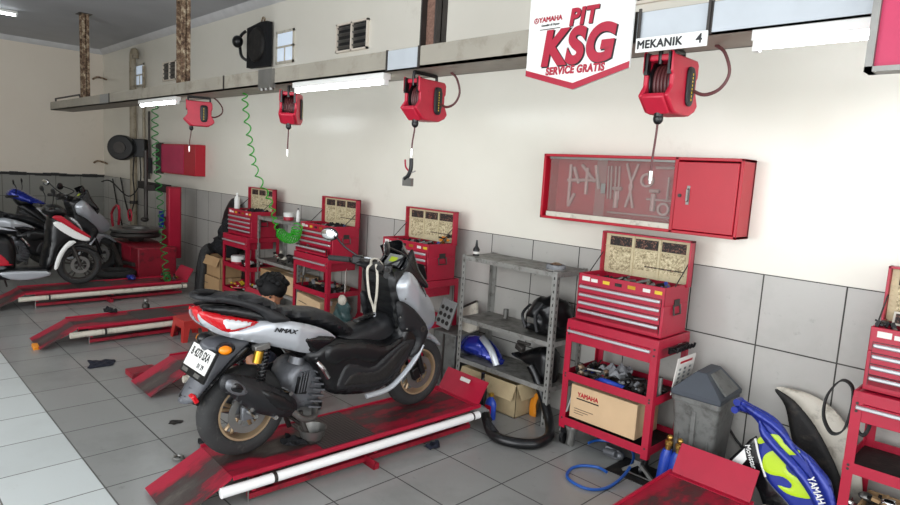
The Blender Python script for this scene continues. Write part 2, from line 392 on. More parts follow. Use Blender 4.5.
for i in range(60): y = -i*.14; m.bb(XL, XL+.03, y-.14, y, 1.30-.012*math.sin(i*2.1)**2, 1.35+.01*math.sin(i*1.3))
struct(m.build('trim_3', 'dark_trim', smooth=False))
for n, xc in ((1, -7.23), (2, -12.45)):
    m = MB()
    for a, b, c, d in ((-.21, .21, 3.44, 3.47), (-.21, .21, 3.07, 3.10), (-.21, -.19, 3.07, 3.47), (.19, .21, 3.07, 3.47), (-.21, .21, 3.262, 3.285), (-.008, .008, 3.1, 3.262)): m.bb(xc+a, xc+b, -.02, .01, c, d)
    o = struct(m.build('window_%d' % n, 'white_dirty'))
    m = MB(); m.bb(xc-.19, xc+.19, -.008, -.002, 3.1, 3.44); p = m.build('pane', 'daylight_pane', o)
# ventilation blocks
def vent(xc, label):
    t = thing('ventilation_block', label, 'vent', (xc, 0, 3.24), group=None)
    m = MB()
    for a, b, c, d in ((-.29, .29, .135, .155), (-.29, .29, -.155, -.135), (-.29, -.27, -.155, .155), (.27, .29, -.155, .155), (-.012, .012, -.155, .155)): m.bb(a, b, -.03, 0, c, d)
    m.build('frame', 'wall_end', t)
    for s in (-1, 1):
        for z in (-.10, -.035, .035, .10):
            MB().box((s*.14, -.016, z), (.24, .034, .008), (math.radians(-38), 0, 0)).build('louvre', 'steel', t)
    MB().bb(-.27, .27, -.006, -.001, -.14, .14).build('backing', 'black', t)
vent(-5.8, 'louvred concrete vent block high on cream wall right of the small bright window')
vent(-2.12, 'louvred vent block at the top edge above the MEKANIK 4 sign, mostly out of frame')
vent(-11.0, 'small louvred vent block high on wall near the far corner')
# ================================================================ OVERHEAD BEAM, POSTS, LIGHTS
BY0, BY1, BZ0, BZ1 = -1.34, -1.0, 2.51, 2.645
t = thing('cable_trunking', 'long weathered grey trunking beam hanging from posts across the wall', 'beam', (-6, -1.17, BZ0))
m = MB(); m.bb(-6.9, 6.6, -.17, -.14, 0, .135); m.bb(-6.9, 6.6, -.17, .17, 0, .012); m.bb(-6.9, 6.6, .155, .17, 0, .06); m.bb(-6.9, -6.88, -.17, .17, 0, .135); m.build('channel', 'beam', t)
for x0, x1 in ((-.22, .16),): pass
for xa, xb, mt in ((2.53, 2.84, 'plate_patch'), (-1.62+6, -1.2+6, 'plate_patch'), (-1.2+6, 1.2+6, 'plate_patch'), (-10.02+6, -9.6+6, 'grey_paint')):
    MB().bb(xa, xb, -.176, -.171, .004, .131).build('cover_plate', mt, t)
for x in (-3.48, -3.15, -1.6, -1.24, -6.02, -9.6): MB().bb(x+6-.008, x+6+.008, -.18, -.17, -.002, .137).build('bracket', 'steel_dark', t)
MB().tube([(-6.85, -.1, .13), (-6.85, -.1, .2), (-5.35, -.1, .2), (-5.3, -.1, .14)], .014, 8, 0).build('guard_rail', 'steel_dark', t)
m = MB(); m.bb(-.12, .12, -.2, -.16, -.03, .13, 0)
for x in (-.08, 0, .08): m.cyl((x, -.18, -.05), (x, -.18, -.0), .022, mi=0)
m.build('air_manifold', 'steel', t, loc=(.85, 0, 0))
MB().tube([(-5.2, .1, .02), (-2, .1, .02), (0, .1, .02)], .012, 6, 0).build('conduit', 'wire', t)
for x, mt, lab in ((-11.15, 'rust', 'rust-flaked hanger post nearest the far corner, holding the grey beam'), (-7.28, 'rust', 'rust-flaked hanger post above the second red hose reel from left end'), (-3.14, 'brown', 'brown painted hanger post between the louvred vent and the hanging white sign')):
    t = thing('hanger_post', lab, 'post', (x, -1.24, BZ1), group='posts carrying the overhead beam')
    m = MB(); h = CZ-BZ1
    m.bb(-.075, .075, -.005, .005, 0, h); m.bb(-.075, -.062, -.05, .05, 0, h, 1); m.bb(.062, .075, -.05, .05, 0, h, 1); m.build('channel', [mt, 'steel_dark' if mt == 'brown' else mt], t)
    MB().bb(-.11, .11, -.09, .09, h-.008, h).build('top_plate', 'steel_dark', t)
def batten(x0, x1, y, z, label, rz=0):
    t = thing('fluorescent_light', label, 'light', ((x0+x1)/2, y, z), (0, 0, rz), 'fluorescent battens'); L = (x1-x0)/2
    MB().bb(-L, L, -.035, .035, -.045, 0).build('housing', 'white', t, bevel=.004)
    MB().cyl((-L+.03, 0, -.062), (L-.03, 0, -.062), .015, seg=14).build('tube', 'tube', t)
    for s in (-1, 1): MB().bb(s*(L-.015)-.012, s*(L-.015)+.012, -.018, .018, -.085, -.04).build('lamp_holder', 'white', t)
batten(-1.07, .13, -1.29, 2.51, 'lit fluorescent batten under the beam at the right, beside the pink sign')
batten(-4.76, -3.54, -1.29, 2.51, 'lit fluorescent batten under the middle of the beam, left of the spray gun reel')
batten(-8.5, -7.3, -1.29, 2.51, 'lit fluorescent batten under the beam over the green coil hose at far left')
batten(-.6, .6, 0, 0, 'lit fluorescent batten on the grey ceiling at top left')
bpy.data.objects['fluorescent_light.003'].location = (-12.3, -2.62, CZ); bpy.data.objects['fluorescent_light.003'].rotation_euler = (0, 0, PI/2)
bpy.data.objects['fluorescent_light.003'].location = (-12.0, -2.55, CZ)

# ---- signs
def PS(x, z, t): return V((x, t, z))
t = thing('hanging_sign', 'white pentagonal hanging signboard with red lettering, reading PIT KSG SERVICE GRATIS', 'sign', (-1.9, -1.39, 2.3))
MB().prism([(-.31, .085), (0, 0), (.31, .085), (.31, .55), (-.31, .50)], PS, 0, .012).build('board', 'white', t)
MB().prism([(-.31, .085), (0, 0), (.31, .085), (.31, .115), (0, .032), (-.31, .115)], PS, -.003, 0).build('chevron_band', 'red', t)
text('SERVICE GRATIS', .052, 'red', t, (0, -.002, .098), FRONT, bold=.0026, sx=.86, shear=.1, gap=1.1)
text('KSG', .235, 'black', t, (.006, -.0015, .203), FRONT, bold=.014, sx=.92, shear=.15, gap=1.12)
text('KSG', .235, 'red', t, (0, -.004, .208), FRONT, bold=.012, sx=.92, shear=.15, gap=1.12)
text('PIT', .11, 'black', t, (.033, -.0015, .350), FRONT, bold=.006, shear=.12, gap=1.1)
text('PIT', .11, 'red', t, (.03, -.004, .353), FRONT, bold=.005, shear=.12, gap=1.1)
text('YAMAHA', .036, 'red', t, (-.17, -.002, .365), FRONT, bold=.001)
m = MB(); m.lathe([(.011, 0), (.015, 0), (.015, .002), (.011, .002)], (-.262, -.003, .365), 'Y', 20, True)
for k in range(3):
    a = k*2*PI/3+PI/2; m.box((-.262+math.cos(a)*.006, -.002, .365+math.sin(a)*.006), (.003, .002, .012), (0, -a+PI/2, 0))
m.build('emblem', 'red', t)
text('Semakin di Depan', .016, 'black', t, (-.17, -.002, .337), FRONT, shear=.3)
MB().bb(-.235, -.105, -.0025, -.0005, .314, .318).build('printed_line', 'steel_dark', t)
for x in (-.29, .29): MB().cyl((x, .02, .34), (x, .02, .5), .003).build('hanger', 'wire', t)
t = thing('mechanic_sign', 'white sign plate hung on the beam with black lettering MEKANIK 4', 'sign', (-1.41, -1.365, 2.455))
MB().bb(-.17, .17, 0, .008, 0, .065).build('board', 'white', t)
text('MEKANIK', .052, 'black', t, (-.052, -.001, .032), FRONT, bold=.0016, sx=.96, gap=1.05)
text('4', .056, 'black', t, (.135, -.001, .033), FRONT, bold=.0012)
for x in (-.165, .165): MB().bb(x-.006, x+.006, .004, .012, .06, .2).build('strap', 'steel_dark', t)
t = thing('pink_sign', 'pink backlit-style sign board with grey frame at the top right edge', 'sign', (-.32, -1.42, 2.29))
m = MB(); m.bb(-.3, .3, -.02, .06, 0, .018); m.bb(-.3, -.275, -.02, .06, 0, .75); m.bb(.28, .3, -.02, .06, 0, .75); m.bb(-.3, .3, -.02, .06, .73, .75); m.build('frame', 'steel', t)
MB().bb(-.277, .28, 0, .05, .015, .735).build('panel', 'magenta', t)
m = MB(); m.pillow([(-.22, .25), (-.1, .24), (.2, .25), (.2, .4), (0, .7), (-.2, .7), (-.225, .4)], lambda x, z, t: V((x, t, z)), -.0, .02, n=1, back=-.004, edge=1); m.build('pale_panel', 'white_dirty', t)

# ---- hose reels
def reel(label, x, rz, hose_len, tip=True, y=-1.17, loop=1):
    t = thing('hose_reel', label, 'hose reel', (x, y, BZ0), (0, 0, rz), 'red air hose reels under the beam')
    out = [(-.17, -.04), (-.15, -.055), (.15, -.055), (.17, -.075), (.17, -.14), (.155, -.15), (.155, -.2), (.2, -.27), (.17, -.3), (.1, -.325), (-.05, -.325), (-.1, -.32), (-.2, -.25), (-.15, -.2), (-.15, -.15), (-.17, -.14)]
    m = MB()
    m.prism(out, lambda a, b, q: V((a, q, b)), -.085, -.06); m.prism(out, lambda a, b, q: V((a, q, b)), .06, .085)
    m.bb(-.15, .15, -.062, .062, -.085, -.055); m.bb(-.1, .1, -.062, .062, -.325, -.285)
    m.box((-.15, 0, -.283), (.12, .124, .03), (0, math.radians(38), 0)); m.box((.15, 0, -.29), (.1, .124, .03), (0, math.radians(-30), 0))
    m.bb(.13, .16, -.062, .062, -.2, -.06)
    m.build('casing', 'red_plastic', t, bevel=.008)
    m = MB(); m.lathe([(.03, -.058), (.115, -.058), (.115, -.05), (.075, -.045), (.075, .045), (.115, .05), (.115, .058), (.03, .058)], (-.02, 0, -.18), 'Y', 24); m.build('drum', 'black', t)
    m = MB()
    for k in range(5): m.lathe([(.082+.012*math.cos(a), -.04+k*.02+.01*math.sin(a)) for a in [i*PI/4 for i in range(8)]], (-.02, 0, -.18), 'Y', 24, True)
    m.build('wound_hose', 'hose_dark', t)
    m = MB(); m.tube([(-.14, -.0, -.1), (-.14, 0, -.02), (-.11, 0, -.012), (.11, 0, -.012), (.14, 0, -.02), (.14, 0, -.07)], .013, 8, 3); m.box((-.15, -.066, -.1), (.04, .02, .1)); m.box((-.15, .066, -.1), (.04, .02, .1)); m.build('handle', 'black', t)
    m = MB(); m.pillow([(-.045+.06, -.11), (.06, -.095), (.105, -.11), (.11, -.2), (.1, -.265), (.06, -.28), (.02, -.265), (.01, -.2)], lambda a, b, q: V((a, -q, b)), .103, .02, .02, back=.08); f = m.build('side_cap', 'black_mat', t)
    m = MB()
    for k in range(8): m.bb(.054, .062, -.1045, -.1025, -.255+k*.017, -.245+k*.017)
    m.build('printed_mark', 'yellow', f)
    m = MB(); m.cyl((-.1, 0, -.3), (-.1, 0, -.36), .025); m.ball((-.1, 0, -.35), .028); m.build('outlet_collar', 'black', t)
    L = hose_len; P = [(-.1, 0, -.35), (-.105, 0, -.35-L*.3), (-.12, 0, -.35-L*.7), (-.125, 0, -.35-L)]
    MB().tube(P, .0065, 8, 5).build('air_hose', 'hose_dark', t)
    m = MB(); m.cyl((-.125, 0, -.35-L), (-.125, 0, -.35-L-.045), .012); m.cyl((-.125, 0, -.35-L-.045), (-.125, 0, -.35-L-.06), .007); m.build('coupler', 'chrome', t)
    m = MB(); m.tube([(.1, -.03, -.2), (.2, -.04, -.215), (.29, -.03, -.17), (.3, 0, -.1), (.24, .02, -.03), (.19, .03, .0)] if loop == 1 else [(.08, -.09, -.2), (.09, -.16, -.225), (.09, -.24, -.2), (.09, -.28, -.13), (.08, -.25, -.04), (.07, -.2, .0)], .0085, 8, 6); m.build('feed_hose', 'hose_dark', t)
    t.scale = (.8, .9, 1)
    return t
def RZ(a): return math.radians(a+90)
reel('large red hose reel hanging below the MEKANIK 4 sign', -1.49, RZ(0), .25, loop=2)
reel('red hose reel on the beam carrying a spray gun on its hose', -3.27, RZ(5), .17, loop=2)
reel('red hose reel hung edge-on between the green coil and the middle tube light', -5.04, RZ(48), .2)
reel('red hose reel below the beam nearest to the far red wall box', -7.01, RZ(-22), .2)
# spray gun hanging from second reel
g = thing('spray_gun', 'small black air blow gun with a red trigger hanging from the middle reel hose', 'air gun', (-3.26, -1.27, 1.885))
MB().tube([(0, 0, .04), (0, 0, -.03), (-.02, -.005, -.08), (-.05, -.01, -.1)], .014, 10, 4).build('body', 'black', g)
MB().tube([(-.015, 0, -.05), (-.055, 0, -.02), (-.065, 0, .03)], .006, 6, 4).build('trigger', 'red', g)
MB().tube([(0, 0, -.06), (.05, 0, -.045)], .004, 6, 0).build('nozzle', 'chrome', g)
m = MB(); m.bb(-.07, .02, -.012, .012, -.15, -.095); m.build('tag_card', 'steel', g)

def coil(name, label, P, R, pitch, rr, mt, taper=None):
    P = catmull(P, 14); pts = []; ang = 0; X = None
    # resample along path
    for i in range(len(P)-1):
        a, b = P[i], P[i+1]; d = (b-a); L = d.length; n = max(2, int(L/pitch(i/len(P))*9)) if callable(pitch) else max(2, int(L/pitch*9)); dn = d.normalized()
        if X is None: X = dn.orthogonal().normalized()
        X = (X-dn*X.dot(dn)).normalized(); Y = dn.cross(X)
        for k in range(n):
            ang += 2*PI/9; r = R(i/len(P)) if callable(R) else R
            pts.append(a+d*(k/n)+X*math.cos(ang)*r+Y*math.sin(ang)*r)
    o = MB().tube(pts, rr, 5, 0).build(name, mt)
    return tag(o, label, 'coil hose', 'green coiled air hoses')
coil('coiled_hose', 'green coiled air hose hanging from the beam onto the second red tool chest', [(-6.02, -1.13, 2.5), (-6.1, -1.05, 2.2), (-6.3, -.85, 1.75), (-6.42, -.6, 1.38), (-6.3, -.58, 1.12), (-6.12, -.58, 1.03), (-5.93, -.58, 1.05), (-5.83, -.6, 1.18)], lambda u: .028 if u < .62 else .055, lambda u: .11 if u < .5 else (.06 if u < .62 else .034), .0075, 'green_hose')
coil('coiled_hose', 'green coiled air hose hanging straight down beside the tyre changer', [(-8.7, -1.05, 2.5), (-8.69, -1.05, 1.9), (-8.66, -1.0, 1.2), (-8.62, -.98, .7), (-8.45, -1.0, .3), (-8.35, -1.02, .22)], .04, lambda u: .1 if u < .75 else .04, .008, 'green_dark')

# ---- wall items
t = thing('tool_cabinet', 'red wall cabinet with dusty sliding glass and a red locked door', 'wall cabinet', (-2.2, 0, 1.54))
W, Hh, D = 1.49, .49, .2; x0, x1 = -.75, .74
m = MB(); m.bb(x0, x1, -D, 0, 0, .02); m.bb(x0, x1, -D, 0, Hh-.02, Hh); m.bb(x0, x0+.02, -D, 0, 0, Hh); m.bb(x1-.02, x1, -D, 0, 0, Hh); m.bb(x0, x1, -.03, -.004, 0, Hh); m.bb(.305, .33, -D, 0, 0, Hh)
m.build('body', 'red_cab', t, bevel=.004)
m = MB(); m.bb(x0+.05, .30, -D+.012, -D+.03, .02, .055); m.build('sliding_rail', 'white_dirty', t)
m = MB(); m.bb(x0+.05, .30, -D+.012, -D+.03, Hh-.035, Hh-.02); m.build('sliding_rail', 'steel', t)
MB().bb(x0+.06, -.2, -D+.014, -D+.018, .05, Hh-.03).build('glass_door', 'glass', t)
g2 = MB().bb(-.29, .295, -D+.026, -D+.030, .05, Hh-.03).build('glass_door', 'glass', t)
MB().bb(-.235, -.2, -D+.012, -D+.016, .22, .29).build('finger_pull', 'steel', g2)
d = MB().bb(.335, .72, -D-.012, -D, .025, Hh-.03).build('door', 'red_cab', t, bevel=.003)
m = MB(); m.tube([(.42, -D-.012, .21), (.42, -D-.035, .215), (.42, -D-.035, .285), (.42, -D-.012, .29)], .005, 8, 0); m.bb(.41, .43, -D-.016, -D-.012, .19, .31); m.build('handle', 'steel', d)
m = MB(); m.cyl((.365, -D-.018, .245), (.365, -D-.012, .245), .012); m.build('lock', 'steel_dark', d)
# tools painted / hung inside: outlines
m = MB()
def tl(a, b, r=.006): m.cyl((a[0], -.05, a[1]), (b[0], -.05, b[1]), r, seg=8)
for k, x in enumerate((-.26, -.235, -.2, -.17)): tl((x, .18), (x-.012, .42), .006)
for s in (-1, 1): tl((-.08+s*.045, .44), (-.08-s*.01, .28), .009); tl((-.08-s*.01, .28), (-.08+s*.03, .13), .009)
m.lathe([(.03, 0), (.045, 0), (.045, .01), (.03, .01)], (.18, -.055, .14), 'Y', 20, True); tl((.2, .36), (.2, .2), .007); tl((.1, .42), (.25, .42), .009); tl((.05, .2), (.25, .2), .007)
for x in (-.19, .1): tl((x, .12), (x, .24), .018); tl((x-.03, .26), (x+.04, .26), .013)
tl((-.25, .085), (.25, .085), .007); tl((.24, .3), (.25, .44), .006)
m.lathe([(.035, 0), (.05, 0), (.05, .012), (.035, .012)], (.04, -.055, .33), 'Y', 16, True)
for (a, b) in (((-.6, .42), (-.6, .12)), ((-.57, .4), (-.52, .28)), ((-.5, .42), (-.38, .3)), ((-.45, .4), (-.45, .2)), ((-.38, .42), (-.34, .25)), ((-.55, .2), (-.6, .1)), ((-.62, .3), (-.36, .31))): tl(a, b, .012)
o = m.build('hand_tools', 'pink_tool', t); o['kind'] = 'stuff'
t = thing('wall_fan', 'black cloth-wrapped wall fan box hung high beside the bright little window', 'fan', (-7.8, 0, 3.33))
MB().pillow([(-.27, -.27), (.28, -.28), (.28, .27), (.1, .28), (-.27, .24)], lambda a, b, q: V((a, -q, b)), .11, .03, .06, n=1, back=.02, edge=.8).build('body', 'fabric_black', t)
m = MB(); m.lathe([(.2, -.14), (.22, -.12), (.22, -.10)], (0.02, 0, 0), 'Y', 24); m.build('grille', 'soot', t)
m = MB(); m.ball((-.33, -.2, .06), (.08, .07, .08)); m.tube([(-.27, -.12, .2), (-.36, -.15, .12), (-.33, -.15, -.1), (-.27, -.1, -.17)], .02); m.build('motor', 'black', t)
m = MB(); m.tube([(-.05, -.02, .27), (0, -.02, .36), (.05, -.02, .34), (.04, -.02, .27)], .01, 6, 4); m.build('hook', 'rust', t)
t = thing('electrical_box', 'pink-red steel switch box on the wall above the tyre changer', 'switch box', (-10.0, 0, 1.55))
m = MB(); m.bb(-1.1, .42, -.16, 0, 0, .48); m.build('box', 'red_cab', t, bevel=.005)
MB().bb(-.95, -.02, -.168, -.16, .02, .46).build('door', 'magenta', t)
MB().bb(-1.15, -.95, -.19, -.13, -.02, .5).build('conduit_cover', 'steel_dark', t)
t = thing('drain_pipe', 'tall grimy cream pipe with a bent top beside the far corner', 'pipe', (-12.55, -.1, 0))
m = MB(); m.cyl((0, 0, 0), (0, 0, 3.5), .06); m.tube([(0, 0, 3.5), (0, 0, 3.6), (.03, 0, 3.67), (.1, 0, 3.69), (.14, 0, 3.65), (.15, 0, 3.55)], .055, 12, 4); m.build('pipe', 'pvc_old', t)
for z in (.9, 1.9, 2.8): MB().cyl((0, 0, z), (0, 0, z+.06), .07).build('clamp', 'steel_dark', t)
tag(MB().cyl((-12.1, -.06, 1.4), (-12.1, -.06, 3.4), .025).build('thin_pipe', 'pvc_old'), 'thin pipe running up the wall right of the grimy cream pipe', 'pipe')
t = thing('conduit_pipe', 'thin dark conduit ending in a switch beside the red switch box', 'conduit', (-11.87, -.05, 1.4))
MB().cyl((0, 0, 0), (0, 0, 1.2), .02).build('pipe', 'steel_dark', t); MB().bb(-.09, .05, -.05, .03, .1, .38).build('switch_box', 'black_mat', t)
t = thing('wall_hose_reel', 'round black hose reel mounted on the pipe near the far corner', 'hose reel', (-12.0, -.32, 1.93), (0, 0, math.radians(50)))
m = MB(); m.lathe([(.1, -.1), (.21, -.1), (.22, -.08), (.22, .08), (.21, .1), (.1, .1)], (-.1, -.1, 0), 'Y', 28); m.bb(.02, .26, -.06, .12, -.15, .17); m.build('case', 'black', t, bevel=.01)
MB().lathe([(.1, -.12), (.1, -.1)], (-.1, -.1, 0), 'Y', 20).build('hub', 'steel_dark', t)
m = MB(); m.tube([(.2, -.1, -.15), (.2, -.1, -.6), (.0, -.1, -.85), (-.3, -.1, -.6), (-.5, 0, -.62)], .012, 6, 6); m.tube([(.1, -.1, -.15), (.08, -.1, -.5), (.1, -.1, -.9), (0, -.1, -1.3)], .012, 6, 6); m.build('cable', 'wire', t)
for i, (a, b, lab) in enumerate((((-14.0, 1.3), (-13.4, .35), 'black cable slanting down the corner tiles, left of the pipe'), ((-13.5, 1.35), (-12.9, .5), 'black cable slanting down the corner tiles, beside the pipe'))):
    tag(MB().tube([(a[0], -.04, a[1]), ((a[0]+b[0])/2-.05, -.04, (a[1]+b[1])/2), (b[0], -.04, b[1])], .014, 6, 6).build('cable', 'wire'), lab, 'cable')
# two old brackets on corner
for z, lab in ((3.33, 'upper rusty wall bracket by the far corner'), (1.62, 'lower rusty wall bracket by the far corner')):
    tag(MB().tube([(XL+.02, -.2, z-.02), (XL+.12, -.15, z+.02), (XL+.3, -.1, z), (XL+.35, -.03, z-.03)], .02, 6, 4).build('wall_bracket', 'rust'), lab, 'bracket')
# ================================================================ MOTORCYCLE LIFTS
def make_lift(label, loc):
    t = thing('motorcycle_lift', label, 'motorcycle lift', loc, group='red motorcycle lifts in a row')
    # local: x across (0 centre), y along (0 = shop-side end of the deck, +y to wall), z up
    W, L, H = .225, 1.82, .18
    MB().bb(-W, W, 0, L, H-.006, H).build('deck', 'deck', t)
    for s in (-1, 1):
        m = MB(); m.bb(min(s*W, s*(W+.012)), max(s*W, s*(W+.012)), 0, L+.02, H-.012, H+.012); m.build('side_rail', 'red', t)
    MB().bb(-W+.002, W-.002, .56, .93, H, H+.004).build('tread_plate', 'tread', t)
    m = MB(); m.box((0, -.153, .098), (.445, .345, .008), (math.radians(27), 0, 0)); m.build('ramp', 'deck', t)
    m = MB(); m.cyl((-W, 0, H-.012), (W, 0, H-.012), .01, seg=8); m.build('hinge', 'steel_dark', t)
    m = MB(); m.box((0, L+.055, H+.075), (.44, .185, .008), (math.radians(58), 0, 0)); m.bb(-W, W, L-.03, L+.02, H-.02, H+.004); m.build('end_flap', 'red', t)
    m = MB()
    for s in (-1, 1):
        m.bb(s*.19-.02, s*.19+.02, .1, L-.05, .02, .05); m.bb(s*.19-.008, s*.19+.008, .1, L-.05, H-.04, H-.006)
    m.bb(-.2, .2, .2, .25, .02, .05); m.bb(-.2, .2, L-.2, L-.15, .02, .05)
    m.bb(-.24, .3, .86, .9, 0, .035); m.bb(-.24, .3, .86, .866, 0, .06); m.build('base_frame', 'red_dark', t)
    m = MB()
    for s in (-1, 1):
        m.box((s*.17, .55, .09), (.02, .9, .03), (math.radians(5), 0, 0)); m.box((s*.15, .9, .09), (.02, .9, .03), (math.radians(-5), 0, 0))
    m.cyl((0, .5, .07), (0, 1.0, .09), .03); m.build('scissor_arm', 'steel_dark', t)
    p = MB().cyl((W+.012, -.07, .118), (W+.012, L+.0, .118), .028, seg=18).build('air_pipe', 'pipe_white', t)
    m = MB(); m.lathe([(.022, 0), (.0305, 0), (.0305, .02), (.022, .02)], (W+.012, .22, .118), 'Y', 18, True); m.build('clamp_band', 'steel_dark', p); m = MB(); m.lathe([(.022, 0), (.0305, 0), (.0305, .012), (.022, .012)], (W+.012, L-.07, .118), 'Y', 18, True); m.build('clamp_band', 'steel_dark', p)
    m = MB()
    for y in (.1, .9, 1.7): m.bb(W-.04, W+.02, y, y+.02, .08, .088)
    m.build('pipe_bracket', 'red', t)
    MB().cyl((W-.03, .1, 0), (W-.03, .1, .14), .006, seg=8).build('safety_pin', 'steel', t)
    return t
LX = (-8.57, -6.72, -4.99, -3.185, -1.27)
l0 = make_lift('red motorcycle lift carrying the silver scooter in the middle of the photo', (LX[3], -2.65, 0)); l0.rotation_euler = (0, 0, -.04)
copy_tree(l0, (LX[0], -2.6, 0), (0, 0, 0), label='red motorcycle lift at the far left under the black and red scooter')
copy_tree(l0, (LX[1], -2.52, 0), (0, 0, 0), label='empty red motorcycle lift with a black glove on its deck')
copy_tree(l0, (LX[2], -2.15, 0), (0, 0, 0), label='red motorcycle lift behind the silver scooter, only its ramp showing')
copy_tree(l0, (LX[4], -2.49, 0), (0, 0, 0), label='red motorcycle lift cut off by the bottom edge at right, beside the blue fairing')
tag(MB().bb(-5.48, -5.3, -2.42, -2.2, .035, .045).bb(-5.48, -5.3, -2.42, -2.2, 0, .035).build('metal_tray', 'red_dark', bevel=.004), 'small red metal plate on the floor left of the lift ramp behind the scooter', 'plate')
for l_ in [o for o in bpy.data.objects if o.name.startswith('motorcycle_lift.')]:
    for c_ in l_.children:
        if c_.name.startswith('air_pipe') and l_.location.x < -4: c_.data = c_.data.copy(); c_.data.materials[0] = M['white_dirty']
f = [c for c in l0.children if c.name.startswith('end_flap')][0]
MB().box((0, 0, 0), (.1, .03, .002), (math.radians(58), 0, math.radians(0))).build('label_sticker', 'paper', f, loc=(.03, 1.868, .309))
# black ribbed exhaust hose on the scooter's lift
t = thing('exhaust_hose', 'black ribbed exhaust hose looping from the white pipe end to the steel rack', 'hose', (-2.945, -.83, 0))
m = MB(); m.cyl((0, -.02, .118), (0, .06, .118), .034); m.tube([(0, .04, .118), (0, .09, .110), (.05, .1, .085)], .034, 14, 6); m.build('elbow', 'grey_paint', t)
P = catmull([(.04, .1, .085), (.12, .04, .055), (.22, -.03, .04), (.32, -.06, .04), (.44, -.02, .04), (.53, .08, .04), (.52, .24, .045), (.42, .38, .08), (.3, .46, .19), (.2, .48, .34), (.14, .47, .42)], 14)
m = MB(); m.tube(P, lambda u: .036+.003*math.sin(u*2*PI*70), 14, 0); m.build('ribbed_hose', 'black', t)
MB().tube([(.12, .06, .08), (.16, .0, .09), (.24, -.045, .085), (.27, -.03, .05)], .02, 10, 5).build('hose_cuff', 'fabric_black', t)

# ================================================================ TOOL CHESTS AND CARTS
def make_cart(loc, label):
    t = thing('tool_cart', label, 'tool cart', loc, group='red tool carts along the wall')
    # local: x centre 0, y: front -0.215 .. back +0.215, z
    X, Y = .335, .215
    m = MB(); m.bb(-X+.003, X-.003, -Y+.003, Y-.003, .842, .893); m.bb(-X, X, -Y, -Y+.012, .84, .90); m.bb(-X, X, Y-.012, Y, .84, .90); m.bb(-X, -X+.012, -Y+.012, Y-.012, .84, .90); m.bb(X-.012, X, -Y+.012, Y-.012, .84, .90); m.build('top_tray', 'red', t, bevel=.003)
    for sx in (-1, 1):
        for sy in (-1, 1):
            m = MB(); xa, ya = sx*X, sy*Y
            m.bb(min(xa, xa-sx*.045), max(xa, xa-sx*.045), min(ya, ya-sy*.004)-.001, max(ya, ya-sy*.004)+.001, .13, .87)
            m.bb(min(xa, xa-sx*.004)-.001, max(xa, xa-sx*.004)+.001, min(ya, ya-sy*.04), max(ya, ya-sy*.04), .13, .87)
            if sx > 0 or sy < 0:
                for z in (.84, .80, .5, .52, .2): m.cyl((xa-sx*.022, ya+sy*.0, z), (xa-sx*.022, ya+sy*.005, z), .007, seg=8, mi=1)
            m.build('leg', ['red', 'steel_dark'], t)
            m = MB(); m.cyl((xa-sx*.03-.012, ya-sy*.03, .05), (xa-sx*.03+.012, ya-sy*.03, .05), .045, seg=18); m.bb(xa-sx*.03-.02, xa-sx*.03+.02, ya-sy*.03-.02, ya-sy*.03+.02, .09, .13); m.build('caster', 'black', t)
    m = MB(); m.bb(-X+.045, X-.045, -Y-.004, Y-.06, .75, .838); d = m.build('drawer', 'red', t, bevel=.003)
    MB().bb(-X+.02, X-.045, -Y-.026, -Y-.004, .815, .832).build('handle', 'alu', d, bevel=.004)
    for z in (.49, .165):
        m = MB(); m.bb(-X+.004, X-.004, -Y+.004, Y-.004, z, z+.006, 1); m.bb(-X, X, -Y-.003, -Y, z-.01, z+.045); m.bb(-X, X, Y, Y+.003, z-.01, z+.045); m.bb(-X-.003, -X, -Y, Y, z-.01, z+.045); m.bb(X, X+.003, -Y, Y, z-.01, z+.045); m.build('shelf', ['red', 'soot'], t)
    return t
